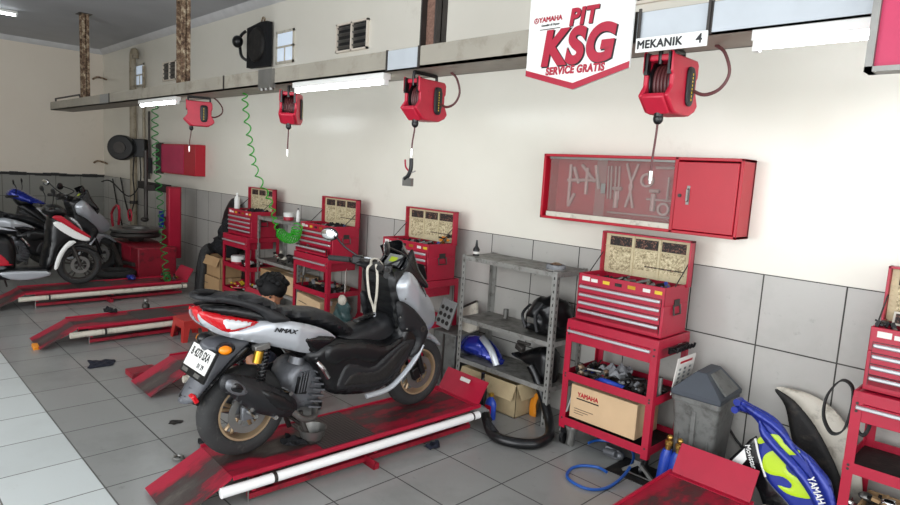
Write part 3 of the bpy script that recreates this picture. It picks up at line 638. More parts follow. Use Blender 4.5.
def make_chest(loc, label):
    t = thing('tool_chest', label, 'tool chest', loc, group='red tool chests standing on the carts')
    X, Y = .315, .165          # z 0 .. .32
    m = MB(); m.bb(-X, X, -Y, Y, 0, .2); m.bb(-X, X, -Y, -Y+.008, .2, .32); m.bb(-X, X, Y-.008, Y, .2, .32); m.bb(-X, -X+.008, -Y, Y, .2, .32); m.bb(X-.008, X, -Y, Y, .2, .32); m.bb(-X+.008, X-.008, -Y+.008, Y-.008, .2, .27, 1)
    m.build('body', ['red', 'soot'], t, bevel=.003)
    for k in range(4):
        z = .228-k*.055
        m = MB(); m.bb(-X+.02, X-.02, -Y-.006, -Y+.02, z-.034, z+.016, 0); m.bb(-X+.017, X-.017, -Y-.002, -Y+.01, z-.037, z+.019, 1)
        if k == 3: m.bb(-X+.02, X-.02, -Y-.006, -Y+.02, z-.05, z+.016, 0)
        d = m.build('drawer', ['red', 'black'], t)
        MB().box((0, -Y-.014, z+.002), (2*X-.045, .018, .02)).build('handle', 'alu', d, bevel=.006)
    for s in (-1, 1):
        m = MB(); m.tube([(s*(X+.004), -.045, .2), (s*(X+.012), -.045, .14), (s*(X+.012), .045, .14), (s*(X+.004), .045, .2)], .006, 6, 0); m.bb(min(s*X, s*(X+.006)), max(s*X, s*(X+.006)), -.035, .035, .19, .235); m.build('side_handle', 'steel_dark', t)
    m = MB(); m.bb(-X-.012, X+.012, Y-.012, Y, .30, .60); m.bb(-X-.012, X+.012, Y-.06, Y, .588, .60); m.bb(-X-.012, -X, Y-.06, Y, .30, .60); m.bb(X, X+.012, Y-.06, Y, .30, .60)
    l = m.build('lid', 'red', t, bevel=.002)
    m = MB(); m.bb(-X+.002, X-.002, Y-.022, Y-.013, .31, .586, 0)
    for k in range(3):
        x = -.195+k*.195
        m.bb(x-.083, x+.083, Y-.026, Y-.022, .505, .57, 1); m.bb(x-.083, x+.083, Y-.0255, Y-.022, .36 if k else .33, .495, 2)
    m.bb(-X+.002, X-.002, Y-.03, Y-.02, .498, .503, 0); m.bb(.0, .28, Y-.03, Y-.02, .385, .392, 1)
    for x in (-.0975, .0975): m.bb(x-.008, x+.008, Y-.03, Y-.02, .31, .586, 0)
    m.build('lid_liner', ['liner', 'liner_dark', 'liner_print'], l)
    for s in (-1, 1): MB().cyl((s*(X-.002), -.04, .315), (s*(X-.002), Y-.05, .45), .004, seg=6).build('lid_stay', 'steel_dark', t)
    m = MB()
    for k in range(26):
        x, y = random.uniform(-X+.06, X-.06), random.uniform(-Y+.04, Y-.06); a = random.uniform(0, PI); L = random.uniform(.04, .09)
        m.cyl((x-math.cos(a)*L/2, y-math.sin(a)*L/2, .285), (x+math.cos(a)*L/2, y+math.sin(a)*L/2, .3+random.uniform(-.01, .02)), random.uniform(.006, .014), seg=6, mi=random.choice((0, 0, 0, 1, 1, 2)))
    q = m.build('tools_in_tray', ['soot', 'steel', 'blue_plastic'], t); q['kind'] = 'stuff'
    for x, w_, mt in ((-.255, .06, 'paper'), (-.19, .05, 'paper'), (-.1, .05, 'yellow'), (-.01, .05, 'soot'), (.085, .055, 'gold'), (.19, .05, 'paper'), (.27, .05, 'yellow')):
        MB().bb(x-w_/2, x+w_/2, -Y-.0015, -Y, .272, .272+(.03 if x < -.2 else .022)).build('sticker', mt, t)
    return t
CX = (-7.41, -5.65, -4.2, -2.045, -.345)
names = ('farthest of the five, between piled cartons and rack', 'second from far end, with papers on its side', 'mostly hidden behind the scooter front', 'beside the grey bin, holding the pale YAMAHA carton', 'cut off by the right edge of the photo')
c0 = make_cart((CX[3], -.33, 0), 'red open tool cart '+names[3])
h0 = make_chest((CX[3], -.32, .90), 'red tool chest with open lid between the steel rack and the grey bin')
for i in (0, 1, 2, 4):
    copy_tree(c0, (CX[i], -.33, 0), label='red open tool cart '+names[i])
    copy_tree(h0, (CX[i], -.32, .90), label=('red tool chest with open lid, farthest left of the five', 'red tool chest with open lid right of the dangling green coil', 'red tool chest with open lid directly behind the scooter windscreen', '', 'red tool chest cut off by the right edge of the photo')[i])
# second chest's lowest drawer stands open
ch = [o for o in bpy.data.objects if o.name.startswith('tool_chest') and o.location.x == bpy.data.objects['tool_chest'].location.x]
c1 = min([o for o in bpy.data.objects if o.name.startswith('tool_chest')], key=lambda o: abs(o.location.x-CX[1]))
dr = sorted([o for o in c1.children if o.name.startswith('drawer')], key=lambda o: o.name)[-1]; dr.location.y -= .06
# ================================================================ STEEL RACKS
def make_rack(loc, label):
    t = thing('steel_rack', label, 'shelf rack', loc, group='slotted angle racks'); X, Y = .475, .19
    for z in (1.155, .635, .29):
        m = MB(); m.bb(-X, X, -Y, Y, z+.01, z+.015, 1); m.bb(-X, X, -Y-.002, -Y, z-.02, z+.016); m.bb(-X, X, Y, Y+.002, z-.02, z+.016); m.bb(-X-.002, -X, -Y, Y, z-.02, z+.016); m.bb(X, X+.002, -Y, Y, z-.02, z+.016); m.build('shelf', ['rack', 'rack_shelf'], t)
    for sx in (-1, 1):
        for sy in (-1, 1):
            m = MB(); x, y = sx*(X+.003), sy*(Y+.003)
            m.bb(min(x, x-sx*.04), max(x, x-sx*.04), y-.001, y+.001, 0, 1.18); m.bb(x-.001, x+.001, min(y, y-sy*.04), max(y, y-sy*.04), 0, 1.18)
            z = .03
            while z < 1.16:
                m.box((x-sx*.02, y+sy*.0015, z), (.008, .002, .02), mi=1); m.box((x+sx*.0015, y-sy*.02, z), (.002, .008, .02), mi=1); z += .05
            m.build('upright', ['rack', 'black'], t)
    return t
r0 = make_rack((-3.07, -.215, 0), 'grey slotted steel rack holding a blue tank cover and black helmet bag')
copy_tree(r0, (-6.61, -.215, 0), label='grey slotted steel rack between the two far tool chests, with a white-red tin on top')
# ================================================================ SMALL THINGS
def bottle(name, label, loc, h, r, mt, cap, cat='bottle', flat=1, rot=(0, 0, 0), group=None):
    t = thing(name, label, cat, loc, rot, group)
    m = MB(); m.lathe([(r*.9, 0), (r, h*.04), (r, h*.6), (r*.75, h*.74), (r*.32, h*.84), (r*.32, h*.9)], seg=20)
    for v in m.bm.verts: v.co.y *= flat
    m.build('body', mt, t); MB().cyl((0, 0, h*.88), (0, 0, h), r*.38).build('cap', cap, t); return t
def carton(label, loc, size, rot=(0, 0, 0), mt='carton', open_=False, txt=None, group=None):
    t = thing('cardboard_box', label, 'cardboard box', loc, rot, group); x, y, z = size[0]/2, size[1]/2, size[2]
    m = MB()
    if open_:
        m.bb(-x, x, -y, -y+.004, 0, z); m.bb(-x, x, y-.004, y, 0, z); m.bb(-x, -x+.004, -y, y, 0, z); m.bb(x-.004, x, -y, y, 0, z); m.bb(-x, x, -y, y, 0, .005)
        m.build('box', mt, t)
        m = MB(); m.box((0, -y-.03, z-.055), (2*x, .004, .125), (math.radians(-24), 0, 0)); m.build('flap', mt, t)
        m = MB(); m.box((x+.03, 0, z-.05), (.004, 2*y, .12), (0, math.radians(-28), 0)); m.build('flap', mt, t)
    else:
        m.bb(-x, x, -y, y, 0, z); m.build('box', mt, t, bevel=.004)
        MB().bb(-x-.001, x+.001, -.022, .022, z*.8, z+.001).build('tape', 'paper' if mt == 'carton_pale' else 'carton_pale', t)
    if txt:
        if txt != '-': text(txt, .026*size[0]/.3, 'red_cab' if txt == 'YAMAHA' else 'black', t, (-x*.45, -y-.0015, z*.74), FRONT, bold=.001, sx=.9)
        MB().bb(-x*.8, -x*.1, -y-.002, -y-.001, z*.60, z*.635).build('printed_bar', 'black', t)
        for k in range(3): MB().bb(-x*.85, -x*(.25+.15*k), -y-.002, -y-.001, z*(.30-k*.07), z*(.315-k*.07)).build('printed_line', 'steel_dark', t)
    return t
def crate_pile(name, label, cat, loc, n, rx, ry, rz, mats, sz=(.02, .05), group=None):
    m = MB()
    for k in range(n):
        x, y = random.uniform(-rx, rx), random.uniform(-ry, ry); z = random.uniform(.01, rz); a = random.uniform(0, PI); L = random.uniform(*sz)
        if k % 3 == 0: m.box((x, y, z), (L, L*.7, L*.5), (a, a*2, a), mi=random.randrange(len(mats)))
        elif k % 3 == 1: m.cyl((x-math.cos(a)*L, y-math.sin(a)*L, z), (x+math.cos(a)*L, y+math.sin(a)*L, z+random.uniform(-.01, .02)), L*.22, seg=8, mi=random.randrange(len(mats)))
        else: m.ball((x, y, z), (L*.7, L*.5, L*.4), 8, 6, (a, 0, a), mi=random.randrange(len(mats)))
    o = m.build(name, mats, loc=loc); return tag(o, label, cat, group, 'stuff')
def rag(label, loc, r, mt='navy_cloth', h=.03, seed=1, name='rag', ax=1.0, rz=0):
    rr = random.Random(seed); pts = []
    for k in range(12): a = 2*PI*k/12; q = r*rr.uniform(.55, 1.15); pts.append((math.cos(a)*q*ax, math.sin(a)*q))
    m = MB(); m.pillow(pts, XY, lambda a, b: h*(.55+.45*math.sin(a*70+seed)*math.cos(b*60)), r*.35, r*.14, back=0, edge=.15, n=3)
    return tag(m.build(name, mt, loc=loc, rot=(0, 0, rz)), label, 'rag')
rag('flat black rag lying on open grey floor left of the scooter plate', (-5.86, -2.5, .0005), .13, h=.02, seed=3, ax=1.2)
rag('crumpled dark rag on the floor against the white pipe', (-2.86, -1.30, .0005), .05, h=.055, seed=5)
rag('black greasy rag on the deck under the scooter engine', (-3.13, -2.2, .186), .085, 'fabric_black', .05, 8)
rag('black glove lying on the floor left of the rear wheel', (-3.78, -2.42, .0005), .075, 'fabric_black', .03, 12, 'work_glove', 1.5)
rag('small shred of black cloth on the floor beyond the red lift ramps', (-4.25, -2.47, .0005), .05, 'soot', .012, 14)
rag('black work glove on the deck of the empty lift', (-7.0, -2.1, .184), .07, 'fabric_black', .05, 21, 'work_glove', 1.6)
t = thing('chain_link', 'small greasy metal scrap on the floor tile joint beyond the near ramp', 'scrap', (-3.72, -2.66, 0)); t['label'] = 'small greasy metal scrap on the floor tile joint left of the near ramp'
MB().tube([(0, 0, .012), (.03, .02, .015), (.06, 0, .01), (.03, -.03, .012)], .009, 8, 5, True).build('link', 'steel', t); MB().ball((.08, .01, .014), .014).build('nut', 'steel_dark', t)
# plastic stool
t = thing('plastic_stool', 'small red plastic stool on the floor behind the scooter tail', 'stool', (-6.27, -1.56, 0)); t.scale = (1, 1, .85)
m = MB(); m.box((0, 0, .245), (.29, .23, .018)); m.build('seat', 'red_stool', t, bevel=.006)
for sx in (-1, 1):
    for sy in (-1, 1):
        m = MB(); top = [(sx*.14, sy*.11), (sx*.06, sy*.11), (sx*.06, sy*.1), (sx*.13, sy*.1), (sx*.13, sy*.04), (sx*.14, sy*.04)]; bot = [(sx*.165, sy*.135), (sx*.115, sy*.135), (sx*.115, sy*.125), (sx*.155, sy*.125), (sx*.155, sy*.09), (sx*.165, sy*.09)]
        m.loft([[m.bm.verts.new((a, b, .24)) for a, b in top], [m.bm.verts.new((a, b, 0)) for a, b in bot]]); m.build('leg', 'red_stool', t)
m = MB(); m.bb(-.145, .145, -.115, -.105, .15, .24); m.bb(-.145, .145, .105, .115, .15, .24); m.bb(-.145, -.135, -.11, .11, .15, .24); m.bb(.135, .145, -.11, .11, .15, .24); m.build('apron', 'red_stool', t)
t = thing('metal_fitting', 'small round grey fitting standing on the empty lift deck', 'fitting', (-6.98, -1.75, .186))
MB().lathe([(.03, 0), (.04, .02), (.035, .05), (.015, .06)]).build('body', 'steel_dark', t); MB().ball((0, 0, .085), .025).build('knob', 'steel', t)
t = thing('metal_ring', 'grey metal ring lying near the wall end of the empty lift', 'ring', (-6.75, -1.02, .186)); MB().lathe([(.05, 0), (.08, 0), (.08, .03), (.05, .03)], seg=24, closed=True).build('ring', 'steel', t)
# bowl
t = thing('drain_bowl', 'steel oil drain bowl on the deck under the scooter engine', 'bowl', (-3.1, -2.09, .186))
MB().lathe([(.045, 0), (.07, .03), (.082, .075), (.088, .08), (.08, .08), (.066, .032), (.04, .006)], seg=28).build('bowl', 'steel', t)
# oil bottle, dark bottle, boxes below rack
t = bottle('oil_bottle', 'blue engine oil bottle with gold cap beside the lift end', (-2.97, -.6, 0), .2, .05, 'blue_plastic', 'gold', flat=.6)
MB().bb(-.03, .03, -.034, -.0305, .03, .11).build('label_sticker', 'red_cab', t)
MB().bb(-.02, .02, -.0355, -.034, .05, .08).build('label_sticker', 'white', t)
bottle('dark_bottle', 'tall dark translucent bottle behind the red end flap', (-3.13, -.53, 0), .3, .04, 'bottle_dark', 'black')
carton('stained open cardboard box with spotty print under the steel rack', (-3.14, -.3, 0), (.58, .3, .262), mt='carton_print', open_=True)
t = thing('orange_cover', 'orange yellow plastic piece standing behind the black ribbed hose', 'plastic part', (-2.80, -.29, 0))
MB().pillow([(-.03, 0), (.03, 0), (.025, .1), (.05, .19), (.03, .2), (-.03, .12)], XZ, .012, .01, .02, n=3).build('panel', 'orange', t)
tag(MB().cyl((-2.52, -.28, 0), (-2.58, -.05, .38), .012).build('metal_rod', 'steel'), 'bright metal rod leaning by the rack foot', 'rod')
m = MB()
for k in range(5): m.cyl((-2.5+k*.015, -.35+k*.02, 0), (-2.54+k*.03, -.12, .3-k*.02), .006, seg=6)
tag(m.build('plastic_bag_scraps', 'white'), 'white crumpled strips between the steel rack and red cart', 'scraps')
# tank cover on rack
t = thing('tank_cover', 'metallic blue motorcycle tank cover lying on the lowest shelf of the steel rack', 'tank cover', (-3.4, -.25, .306))
MB().pillow([(-.28, .03), (-.25, .1), (-.12, .17), (.04, .17), (.16, .1), (.22, .0), (.1, -.0), (-.1, .0), (-.24, .0)], XZ, .13, .12, .03).build('shell', 'blue_paint', t)
MB().tube([(.0, -.02, .18), (.08, -.06, .165), (.17, -.08, .11), (.23, -.08, .01)], .028, 10, 6, flat=.5).build('edge_trim', 'silver', t)
t = thing('seat_fairing', 'black curved seat fairing on the lowest shelf of the steel rack', 'fairing', (-2.86, -.25, .306))
MB().pillow([(-.22, .12), (-.1, .17), (.05, .24), (.2, .25), (.21, .0), (.12, -.0), (.04, .06), (-.08, .09)], XZ, .1, .05, .03).build('panel', 'black', t)
t = thing('helmet_bag', 'black crumpled waterproof bag on the middle shelf of the steel rack', 'bag', (-2.78, -.22, .652))
MB().pillow([(-.18, .02), (-.17, .16), (-.1, .26), (.0, .30), (.12, .29), (.2, .18), (.2, .03), (.1, .0), (-.1, .0)], XZ, .13, .1, .02, bumpy=.10).crumple(.008, 38).build('body', 'black', t)
m = MB(); m.tube([(-.1, -.14, .05), (-.13, -.15, .15), (-.06, -.15, .24)], .012, 6, 5, flat=.4); m.tube([(.02, -.15, .04), (0, -.16, .16), (.05, -.14, .26)], .012, 6, 5, flat=.4); m.build('strap', 'black_mat', t)
MB().bb(-.08, -.01, -.158, -.146, .1, .14).build('badge', 'steel', t)
t = thing('clamp_fitting', 'small greasy clamp hanging under the middle shelf of the rack', 'clamp', (-2.86, -.43, .56)); MB().box((0, 0, 0), (.07, .05, .05), (.3, .4, 0)).box((.03, 0, .04), (.12, .03, .02)).build('body', 'steel_dark', t, bevel=.006)
t = thing('oil_can', 'small black squeeze bottle with white label on top of the steel rack', 'bottle', (-3.5, -.3, 1.17))
MB().lathe([(.028, 0), (.028, .055), (.012, .08), (.006, .13)]).build('body', 'black', t); MB().lathe([(.0285, .015), (.0285, .035)]).build('label_sticker', 'paper', t)
t = thing('tape_roll', 'roll of brown tape with loose wire on the rack top by the red chest', 'tape roll', (-2.70, -.28, 1.17))
MB().lathe([(.045, 0), (.07, 0), (.075, .02), (.07, .04), (.045, .04)], closed=True).build('roll', 'sole', t)
MB().lathe([(.02, .03), (.045, .045), (.02, .055)], closed=True).build('core', 'rust', t); MB().tube([(.05, 0, .02), (.1, -.03, .01), (.02, -.11, .01), (-.08, -.1, .01), (-.1, -.12, -.05)], .004, 6, 6).build('wire', 'steel', t)
tag(MB().cyl((-3.3, -.1, .652), (-3.3, -.1, .73), .022).build('grease_tube', 'steel'), 'small grey canister standing on the middle rack shelf', 'canister')
# grey crates between the third cart and the rack
t = thing('metal_locker', 'low grey metal cabinet between the third red cart and steel rack', 'cabinet', (-3.73, -.24, 0))
MB().bb(-.14, .14, -.15, .15, 0, .47).build('body', 'grey_plastic', t, bevel=.008)
MB().bb(-.01, .01, -.155, -.148, .02, .46).build('seam', 'steel_dark', t)
t = thing('socket_board', 'grubby grey board with rows of dark holes leaning on the low cabinet', 'board', (-3.80, -.36, .50), (math.radians(-14), math.radians(8), 0))
MB().bb(-.09, .09, -.01, .01, 0, .25).build('board', 'grey_paint', t, bevel=.004)
for r_ in range(3):
    for c_ in range(3): MB().lathe([(.001, -.016), (.016, -.016), (.02, -.01)], (-.052+c_*.052, 0, .05+r_*.06), 'Y', 12).build('socket', 'soot', t)
t = thing('leaning_board', 'dirty rectangular panel leaning behind the socket board', 'board', (-3.6, -.2, .47), (math.radians(-20), math.radians(-28), 0)); MB().bb(-.1, .1, -.01, .01, 0, .27).build('board', 'white_dirty', t); MB().bb(-.1, .1, -.014, .014, .25, .27).build('rim', 'steel_dark', t)
# cart contents
carton('large pale cardboard box printed YAMAHA on the bottom shelf of the tool cart', (-2.07, -.37, .215), (.50, .3, .235), mt='carton_pale', txt='YAMAHA')
crate_pile('mixed_parts', 'jumble of bolts and small parts on the middle shelf left of grey cloth', 'parts', (-2.2, -.4, .497), 50, .12, .12, .07, ['steel', 'soot', 'steel_dark', 'soot', 'blue_race', 'red_dark', 'rust'])
t = rag('crumpled grey cloth on the middle shelf of the cart above the YAMAHA box', (-2.08, -.32, .54), .12, 'sole', .08, 31, 'cloth', 1.2)
tag(MB().tube([(-2.15, -.48, .52), (-2.05, -.5, .53), (-1.95, -.47, .51)], .02, 10, 5).build('screwdriver', 'blue_plastic'), 'blue handled screwdriver at the front edge of the cart shelf', 'screwdriver')
crate_pile('wiring_bundle', 'dark greasy hoses and wires on the middle shelf near the right leg', 'wiring', (-1.88, -.38, .497), 36, .12, .12, .06, ['soot', 'sole', 'steel_dark', 'black'])
t = thing('hook_rack', 'black hook strip fixed on the side of the cart over the bin', 'hook strip', (-1.70, -.3, .8)); m = MB(); m.bb(-.004, .01, -.12, .14, 0, .04)
for k in range(6): m.tube([(.01, -.1+k*.045, .03), (.045, -.1+k*.045, .02), (.055, -.1+k*.045, .05)], .008, 6, 3)
m.build('strip', 'black', t)
t = thing('price_sheet', 'laminated white sheet with red heading hanging on the cart side', 'sheet', (-1.655, -.30, .55), (0, math.radians(6), 0))
MB().bb(-.002, .002, -.13, .12, 0, .24).build('sheet', 'paper', t); MB().bb(.002, .0028, -.09, .08, .2, .215).build('heading', 'red_cab', t)
for k in range(5):
    for j in range(3): MB().bb(.002, .0028, -.09+j*.07, -.06+j*.07, .04+k*.028, .055+k*.028).build('drawing', 'grey_paint', t)
tag(MB().cyl((-1.735, -.42, .5), (-1.735, -.42, .64), .016).build('spray_tube', 'steel'), 'slim chrome tube upright in the cart beside the right leg', 'tube')
# caster bracket / cast fork leg under cart front left
t = thing('fork_bracket', 'cast metal bracket standing on the floor under the left front of the tool cart', 'bracket', (-2.31, -.5, 0))
MB().pillow([(-.07, .17), (-.01, .15), (.07, .17), (.04, .09), (.03, .0), (-.03, 0), (-.02, .08)], XZ, .03, .02, .02).build('casting', 'steel', t)
t = thing('brake_caliper', 'greasy brake caliper on the floor under the tool cart', 'caliper', (-2.02, -.42, 0))
MB().box((0, 0, .04), (.1, .06, .07), (0, .2, .3)).cyl((-.04, -.03, .04), (.05, -.04, .05), .025).ball((.06, 0, .03), .03).build('body', 'cast', t, bevel=.006)
t = thing('tripod_foot', 'silver A-shaped stand foot on the floor in front of the cart right leg', 'stand', (-1.76, -.55, 0))
MB().box((-.05, 0, .055), (.13, .018, .02), (0, math.radians(-38), 0)).box((.06, 0, .055), (.13, .018, .02), (0, math.radians(38), 0)).box((0, 0, .1), (.045, .03, .03)).bb(-.1, .11, -.004, .004, .012, .02).build('frame', 'steel', t)
tag(MB().bb(-1.95, -1.68, -.62, -.35, 0, .006).build('oil_pan', 'soot'), 'flat black drip tray under the silver stand foot', 'tray')
for i, x in enumerate((-1.60, -1.535)):
    t = thing('air_regulator', ('blue bottle with brass top beside the bin, left of the pair', 'blue bottle with brass top beside the bin, right of the pair')[i], 'bottle', (x, -.55+.0*i, 0), (0, .08, 0), 'pair of blue brass-topped bottles')
    MB().lathe([(.034, 0), (.038, .03), (.038, .22), (.025, .26)], seg=18).build('body', 'blue_plastic', t); m = MB(); m.cyl((0, 0, .26), (0, 0, .29), .018); m.lathe([(.02, .285), (.024, .29), (.024, .31), (.014, .318)]); m.ball((0, 0, .335), .018); m.build('fitting', 'brass', t)
o = MB().tube([(-2.22, -.40, .02), (-2.18, -.31, .03), (-2.0, -.28, .05), (-1.86, -.42, .06), (-1.79, -.66, .04), (-1.8, -.85, .012), (-1.88, -.95, .01), (-2.02, -.93, .01), (-2.08, -.82, .01), (-2.06, -.72, .012), (-1.98, -.66, .015), (-1.9, -.68, .02)], .0095, 10, 10).build('air_hose', 'blue_hose')
tag(o, 'bright blue hose coiled loosely on the floor before the tool cart', 'hose')
# ---- bin
t = thing('waste_bin', 'grimy grey plastic bin with slate swing lid between cart and fairing', 'bin', (-1.5, -.27, 0), (0, 0, math.radians(3)))
m = MB(); top = [(-.14, -.17), (.14, -.17), (.14, .17), (-.14, .17)]
def rr_ring(m, w_, d_, z, r=.03, n=4):
    out = []
    for cx, cy, a0 in ((w_-r, d_-r, 0), (-w_+r, d_-r, PI/2), (-w_+r, -d_+r, PI), (w_-r, -d_+r, 3*PI/2)):
        for k in range(n+1): a = a0+PI/2*k/n; out.append(m.bm.verts.new((cx+r*math.cos(a), cy+r*math.sin(a), z)))
    return out
m.loft([rr_ring(m, .11, .125, 0), rr_ring(m, .125, .15, .28), rr_ring(m, .142, .175, .54), rr_ring(m, .15, .185, .545), rr_ring(m, .15, .185, .575)]); m.build('body', 'grey_plastic', t)
m = MB(); m.bb(-.012, .012, -.178, -.12, .02, .5); m.box((-.09, -.155, .27), (.006, .02, .46), (math.radians(-5), 0, 0)); m.box((.09, -.155, .27), (.006, .02, .46), (math.radians(-5), 0, 0)); m.build('rib', 'grey_plastic', t)
m = MB(); b = [m.bm.verts.new(p) for p in ((-.152, -.187, .575), (.152, -.187, .575), (.152, .187, .575), (-.152, .187, .575))]; u = [m.bm.verts.new(p) for p in ((-.03, -.12, .735), (.03, -.12, .735), (.03, .12, .735), (-.03, .12, .735))]
b2 = [m.bm.verts.new(v.co+V((0, 0, .03))) for v in b]
m.loft([b, b2, u]); m.build('lid', 'bin_lid', t, bevel=.006, angle=20)
m = MB(); m.pillow([(-.11, 0), (.11, 0), (.085, 1), (-.085, 1)], lambda a, b_, q: V((.148-.112*b_+q, a, .620+.10*b_+q*.8)), .008, .004, .2, n=1, edge=.8, back=-.004); m.build('swing_flap', 'grey_plastic', t)
# ---- blue / lime fairing
t = thing('side_fairing', 'blue and lime racing side fairing leaning on the wall beside the bin', 'fairing', (-1.0, -.5, 0))
F = lambda a, b, q: V((a+1.0, -q+.12*(b-.4), b))
def fp(name, pts, front, back, mt, rnd=.012, edge=.4, n=3): return MB().pillow(pts, F, front, rnd, .03, n, back=back, edge=edge).build(name, mt, t)
fp('main_panel', [(-1.24, .665), (-1.17, .65), (-1.05, .62), (-.98, .57), (-.93, .51), (-.84, .47), (-.79, .43), (-.73, .375), (-.69, .25), (-.62, .0), (-.80, .0), (-.86, .15), (-.95, .22), (-1.03, .28), (-1.09, .40), (-1.10, .53), (-1.16, .59), (-1.23, .60), (-1.25, .62)], .0, -.03, 'blue_race')
fp('lower_panel', [(-1.27, .24), (-1.18, .40), (-1.12, .485), (-1.08, .40), (-1.02, .29), (-.92, .22), (-.80, .12), (-.76, .0), (-.98, .0), (-1.02, .12), (-1.10, .24), (-1.18, .20)], -.008, -.03, 'black_gloss', n=2)
fp('lime_flash', [(-1.104, .477), (-1.07, .514), (-1.019, .534), (-.986, .526), (-.965, .498), (-.894, .489), (-.897, .465), (-.933, .45), (-.955, .42), (-.975, .45), (-1.0, .461), (-1.014, .492), (-1.06, .475), (-1.091, .455)], .006, -.004, 'lime')
fp('lime_flash', [(-1.019, .442), (-1.053, .409), (-1.061, .372), (-1.049, .328), (-1.009, .314), (-.947, .324), (-.903, .304), (-.91, .277), (-.967, .271), (-.918, .246), (-.848, .251), (-.80, .27), (-.80, .31), (-.86, .34), (-.925, .36), (-.945, .39), (-.929, .43), (-.971, .45)], .006, -.004, 'lime')
fp('rib_panel', [(-1.11, .585), (-1.07, .55), (-.98, .48), (-.90, .43), (-.80, .345), (-.71, .22), (-.60, .0), (-.68, .0), (-.766, .22), (-.878, .35), (-.99, .43), (-1.085, .50)], .03, -.005, 'blue_race', .02, .2)
fp('rib_panel', [(-1.23, .655), (-1.16, .65), (-1.05, .615), (-.97, .57), (-.92, .51), (-.86, .45), (-.94, .49), (-1.0, .54), (-1.08, .58), (-1.16, .605)], .03, -.005, 'blue_race', .02, .2)
fp('rib_panel', [(-.86, .47), (-.79, .43), (-.72, .36), (-.66, .22), (-.60, .06), (-.66, .12), (-.72, .26), (-.78, .35)], .022, -.005, 'blue_race', .02, .2)
fp('white_patch', [(-1.22, .31), (-1.165, .40), (-1.145, .345), (-1.175, .285)], -.003, -.012, 'white', n=1)
MB().tube([F(-1.117, .475, .0), F(-1.083, .388, .0), F(-1.034, .29, .0)], .006, 6, 4).build('white_stripe', 'white', t)
m = MB(); m.cyl(F(-1.235, .65, -.03), F(-1.235, .65, .03), .02); m.cyl(F(-1.24, .605, -.03), F(-1.24, .605, .03), .02); m.build('mounting_lug', 'blue_race', t)
text('YAMAHA', .05, 'white', t, F(-.775, .318, .035), (PI/2, math.radians(60), 0), sx=.8)
text('YAMAHA', .05, 'white', t, F(-.772, .318, .0355), (PI/2, math.radians(60), 0), sx=.8)
text('Movistar', .042, 'white', t, F(-1.125, .37, .0), (PI/2, math.radians(66), 0), bold=.0004, sx=.9)
# white bits
tag(MB().cyl((-.98, -.62, 0), (-.98, -.6, .17), .03, .026).build('white_cylinder', 'white_dirty'), 'white tube standing between the red flap and blue fairing', 'tube')
t = thing('white_fairing', 'small white fairing pieces on the floor below the blue fairing', 'fairing', (-.86, -.6, 0)); MB().pillow([(-.1, .0), (-.05, .1), (.02, .1), (.05, .15), (.1, .13), (.12, .02), (.05, 0)], XZ, .03, .02, .02).build('piece', 'white', t); MB().tube([(.05, -.03, .12), (.12, -.03, .08), (.14, -.03, .0)], .012, 6, 5).build('strut', 'silver', t)
# dark fender leaning
t = thing('rear_fender', 'muddy black fender with grimy grey inner edge leaning on the tiled wall', 'fender', (-.9, -.12, 0))
G = lambda a, b, q: V((a+.9, -q+.1-.16*(1-b), b))
MB().pillow([(-1.17, .66), (-1.05, .64), (-.9, .5), (-.76, .3), (-.7, .0), (-.95, .0), (-.98, .25), (-1.05, .45), (-1.10, .58)], G, .03, .03, .03, back=-.02).build('shell', 'soot', t)
MB().pillow([(-1.16, .68), (-.98, .69), (-.82, .62), (-.70, .45), (-.64, .2), (-.70, .2), (-.8, .36), (-.92, .52), (-1.05, .63)], G, .045, .03, .03, back=.0).build('edge', 'white_dirty', t)
t = thing('rubber_belt', 'looped black rubber belt hanging beside the fender and red cart', 'belt', (-.78, -.33, 0))
P = catmull([(-.05, 0, .80), (0, -.01, .88), (.05, -.01, .86), (.06, 0, .76), (.04, 0, .62), (-.01, .0, .58), (-.055, 0, .64), (-.065, 0, .72)], 8, True)
m = MB(); rings = []
for i, p in enumerate(P):
    d = (P[(i+1) % len(P)]-P[i-1]).normalized(); nrm = V((d.z, 0, -d.x))
    rings.append([m.bm.verts.new(p+nrm*a+V((0, b, 0))) for a, b in ((-.004, -.02), (.004, -.02), (.004, .02), (-.004, .02))])
m.loft(rings, closed=True); m.build('belt', 'rubber', t)
MB().tube([(.1, .05, .85), (.14, .06, .7), (.12, .06, .6), (.08, .06, .64), (.08, .06, .8)], .01, 6, 6, True).build('tube', 'rubber', t)
tag(MB().tube([(-1.44, -.02, .32), (-1.38, -.02, .25), (-1.33, -.02, .2), (-1.3, -.02, .1)], .008, 6, 5).build('cable', 'wire'), 'thin black cable on the wall behind the bin', 'cable')
carton('open brown cardboard box of parts on the bottom shelf of the rightmost cart', (-.4, -.36, .18), (.42, .28, .12), open_=True)
crate_pile('greasy_parts', 'greasy metal parts heaped in the open box of the rightmost cart', 'parts', (-.45, -.36, .2), 46, .16, .11, .14, ['steel', 'soot', 'chrome', 'carton'], (.02, .06))
tag(MB().lathe([(.02, 0), (.035, 0), (.035, .015), (.02, .015)], (-.35, -.42, .497), closed=True).build('washer', 'steel'), 'single steel washer on the middle shelf of the rightmost cart', 'washer')
crate_pile('chest_gloves', 'black knob-ended handles across the tray corner of the rightmost chest', 'tools', (-.6, -.43, 1.215), 9, .04, .05, .02, ['black'], (.02, .035))
